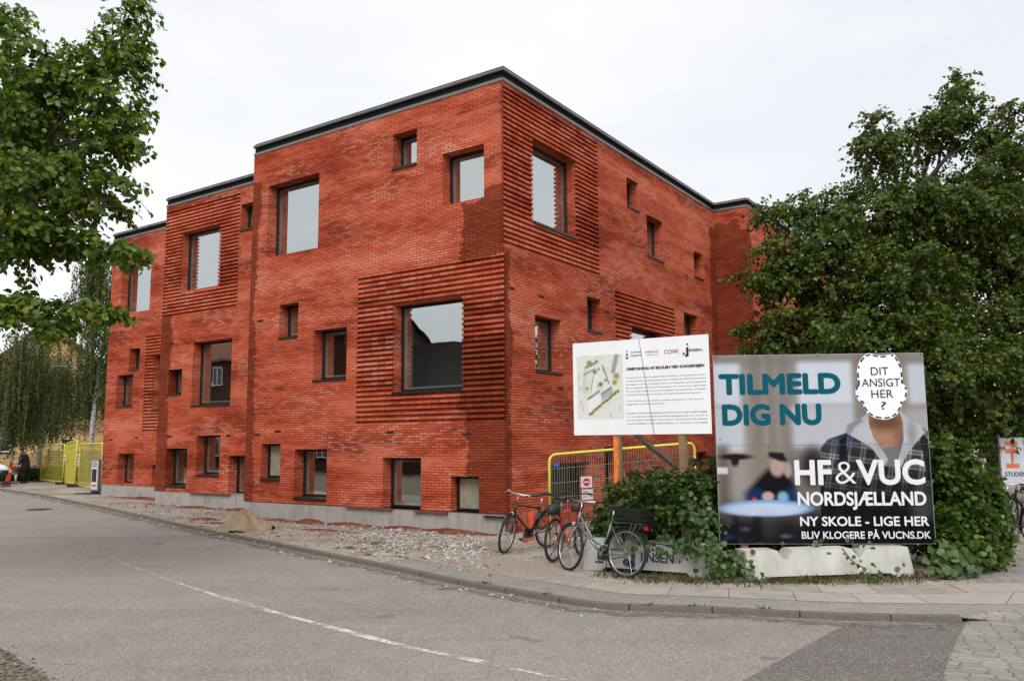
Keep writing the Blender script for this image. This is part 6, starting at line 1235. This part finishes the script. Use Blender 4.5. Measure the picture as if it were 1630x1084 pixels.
# ------------------------------------------------------------------ yellow brick house and houses across the street
YB = brick_mat('yellow_brick', [], ((.36, .23, .11), (.50, .33, .16), (.58, .41, .21), (.64, .48, .28)), seed=7.7, flecks=.3)
RB2 = brick_mat('dark_red_brick', [], ((.045, .014, .009), (.075, .022, .014), (.10, .032, .02), (.13, .05, .035)), seed=8.8, flecks=.2)
MT['tile'] = plain('dark_roof_tiles', (.016, .013, .012), .9, 0, .3, 3, spec=.1); MT['redtile'] = plain('red_roof_tiles', (.22, .075, .045), .8, 0, .3, 3)
MT['wframe'] = plain('white_window_frame', (.62, .62, .6), .4, 0, .04); MT['dglass'] = plain('dark_window_glass', (.015, .017, .02), .06, 0, .1)
def house(name, label, c, yaw, Lx, Ly, eave, ridge, bmat, rmat, wins, gable_x=True, cat='house', chim=True):
    """box house, gables at the x ends; wins: (face, u, z, w, h) with face in '-y','+x','-x','+y'"""
    root = thing(name, label, cat, c, (0, 0, yaw)); b = MB(); hx, hy = Lx/2, Ly/2
    for s_, (p, q) in {'-y': ((-hx, -hy), (hx, -hy)), '+x': ((hx, -hy), (hx, hy)), '+y': ((hx, hy), (-hx, hy)), '-x': ((-hx, hy), (-hx, -hy))}.items():
        l_ = math.hypot(q[0]-p[0], q[1]-p[1]); b.face([(p[0], p[1], 0), (q[0], q[1], 0), (q[0], q[1], eave), (p[0], p[1], eave)], [(0, 0), (l_, 0), (l_, eave), (0, eave)])
    for x in (-hx, hx): b.face([(x, -hy, eave), (x, hy, eave), (x, 0, ridge)], [(0, eave), (Ly, eave), (hy, ridge)])
    b.build('wall', bmat, root)
    r_ = MB(); o, e = .35, .4; sl_ = (ridge-eave)/hy
    for s_ in (-1, 1):
        A = [Vector((-hx-o, s_*(hy+e), eave-sl_*e)), Vector((hx+o, s_*(hy+e), eave-sl_*e)), Vector((hx+o, 0, ridge)), Vector((-hx-o, 0, ridge))]; T_ = [p+Vector((0, 0, .16)) for p in A]
        r_.face([p+Vector((0, 0, .004)) for p in A]); r_.face(T_); 
        for k in range(4): r_.face([A[k], A[(k+1) % 4], T_[(k+1) % 4], T_[k]])
    rf = r_.build('roof', rmat, root)
    if chim: b = MB(); b.box((-.35, -.3, ridge-.6), (.35, .3, ridge+.9)); b.build('chimney', bmat, rf)
    for fc_, u, z, w_, h_ in wins:
        T = {'-y': Matrix.Translation((u, -hy, z)), '+x': Matrix.Translation((hx, u, z)) @ Matrix.Rotation(R(90), 4, 'Z'), '-x': Matrix.Translation((-hx, u, z)) @ Matrix.Rotation(R(-90), 4, 'Z'), '+y': Matrix.Translation((u, hy, z)) @ Matrix.Rotation(R(180), 4, 'Z')}[fc_]
        f = MB(); t = .09
        for lo, hi in (((-w_/2, -.03, 0), (-w_/2+t, .05, h_)), ((w_/2-t, -.03, 0), (w_/2, .05, h_)), ((-w_/2+t, -.03, 0), (w_/2-t, .05, t)), ((-w_/2+t, -.03, h_-t), (w_/2-t, .05, h_))): f.box(lo, hi, T)
        if w_ > 1: f.box((-.04, -.025, t), (.04, .045, h_-t), T)
        fo = f.build('window', MT['wframe'], root); p = MB(); p.face([T @ Vector(q) for q in ((-w_/2+t, -.006, t), (w_/2-t, -.006, t), (w_/2-t, -.006, h_-t), (-w_/2+t, -.006, h_-t))]); p.build('pane', MT['dglass'], fo)
        s_ = MB(); s_.box((-w_/2-.05, -.09, -.07), (w_/2+.05, -.003, -.004), T); s_.build('sill', MT['tile'], fo)
    return root
# yellow house: gable towards us
gc = at(62, 757, 62)
yh = house('yellow_brick_house', 'yellow brick gable house behind the weeping birches on the left', (gc.x-1.0, 66, 0), R(112), 14, 11.5, 6.2, 10.6, YB, MT['redtile'], [('-x', -1.9, 4.35, 1.0, .95), ('-x', -1.55, 1.5, .95, .95), ('-x', 2.5, 1.5, .95, .95), ('-x', 2.6, 4.3, 1.2, 1.2)])
b = MB()
g = at(24, 731, 56)
for k in range(6): b.box((-.35, -.05, .12+k*.15), (.35, .05, .22+k*.15))
b.box((-.36, .055, 0), (.36, .3, 1.05)); lv = b.build('louvre_box', MT['blackplastic'], loc=(g.x, 48.5, .75)); tag(lv, 'black louvred box before the yellow brick house left of the woman', 'louvre box')
b = MB(); gr_a, gr_b = at(-60, 735, 50), at(72, 735, 49); d = gr_b-gr_a
rail = thing('rail_fence', 'thin grey rail fence in front of the yellow brick house', 'fence', (gr_a.x, gr_a.y, 0), (0, 0, math.atan2(d.y, d.x)))
for z in (1.25, .55): b = MB(); b.tube([(0, 0, z), (d.length, 0, z)], .025, 6); b.build('rail', MT['pylg'], rail)
for k in range(6): b = MB(); b.tube([(d.length*k/5, 0, 0), (d.length*k/5, 0, 1.3)], .03, 6); b.build('post', MT['pylg'], rail)
# across the street (seen mirrored in the big panes)
def across(s, dist): return CORNER+RB @ Vector((-s, -dist, 0))
def rows(us, zs, w_, h_): return [('+y', u, z, w_, h_) for u in us for z in zs]
c = across(23, 30); house('brick_house', 'low dark roofed brick house across the street, mirrored in the largest pane', (c.x, c.y, -.1), BR, 15, 10, 4.4, 8.9, RB2, MT['tile'], rows((-5, -1.5, 2, 5.2), (1.0,), 1.3, 1.7)+[('-x', 0, 4.6, 1.1, 1.3)])
c = across(37.5, 29.5); house('brick_house', 'tall dark brick house across the street with three rows of white windows', (c.x, c.y, -.1), BR, 12.5, 9, 9.6, 12.8, RB2, MT['tile'], rows((-4.4, -1.4, 1.6, 4.4), (1.0, 4.0, 7.0), 1.3, 1.6))
c = across(54, 29.5); house('brick_house', 'widest dark brick house far down across the street, mirrored in the left panes', (c.x, c.y, -.1), BR, 19, 9, 9.2, 12.4, RB2, MT['redtile'], rows((-7.5, -4.5, -1.5, 1.5, 4.5, 7.5), (1.0, 4.0, 6.9), 1.3, 1.6))
# ------------------------------------------------------------------ right edge: banner, background trees, flat stones
g = at(1617, 735, 17.5); bn = thing('banner', 'pale blue banner with orange upright letters half hidden by the bush', 'banner', (g.x, g.y, 0), (0, 0, R(-6)))
b = MB(); b.box((-.30, -.01, .95), (.62, .01, 1.93)); b.build('cloth', plain('pale_blue_vinyl', (.50, .54, .60), .5, 0, .05), bn)
for x in (-.3, .6): b = MB(); b.tube([(x, .03, 0), (x, .03, 2.0)], .022, 6); b.build('pole', MT['pylg'], bn)
class Flat(Board):
    def __init__(s, root): s.root = root
    def P(s, u, v, w=0.): return Vector((u, -.012-w, v))
fl = Flat(bn)
def vert_text(bd, body, u0, u1, v0, v1, mat, bold):      # letters lying on their side, reading upward
    me = text_mesh(body, bold); c_ = np.array([v.co for v in me.vertices]); lo_, hi_ = c_.min(0), c_.max(0); b = MB()
    b.v = [tuple(bd.P(u1-(p[1]-lo_[1])/(hi_[1]-lo_[1])*(u1-u0), v0+(p[0]-lo_[0])/(hi_[0]-lo_[0])*(v1-v0), .002)) for p in c_]
    for p in me.polygons: b.f.append(tuple(p.vertices)); b.u += [(0, 0)]*len(p.vertices); b.m.append(0)
    return b.build('lettering', mat, bd.root)
MT['oprint'] = plain('orange_print', (.62, .13, .06), .5, 0, .05)
vert_text(fl, 'HI', -.20, .06, 1.30, 1.86, MT['oprint'], .02); vert_text(fl, 'NORD', .17, .36, 1.33, 1.92, MT['oprint'], .02)
fl.text([('STUDENTEN', -.24, .40, 1.13, .085, .015)], MT['ink'])
D1 = 27
def LR(px, py, rx, ry, D=D1, rd=1.8): p = at(px, py, D); k = D/F; return (tuple(p), (rx*k, rd, ry*k))
tree('background_tree', 'dark broadleaf tree filling the gap behind the big linden at the right edge', (15.5, 27, 0), [LR(1560, 640, 90, 90), LR(1660, 600, 90, 110), LR(1600, 700, 80, 40), LR(1500, 700, 80, 50), LR(1420, 660, 70, 60), LR(1720, 480, 80, 120), LR(1240, 640, 60, 60), LR(1320, 660, 70, 60)], MT['linden2'], MT['bark'], .22, .13, 1500, 11, trunk_top=(15.6, 27, 4.5), seed=14, sub=8, slen=.6)
MT['slate'] = plain('dark_stone', (.06, .058, .056), .8, 0, .3, 7, .5)
for px, py, w_, d_, h_, lb_ in ((1545, 911, .34, .22, .075, 'larger flat dark stone at the foot of the bright bush'), (1583, 905, .20, .14, .06, 'smaller flat dark stone right of the larger one under the bush')):
    o = heap('stone', gnd(px, py), w_, d_, h_, MT['slate'], n=14, seed=px, rough=.25); tag(o, lb_, 'stone', 'flat stones under the bush')
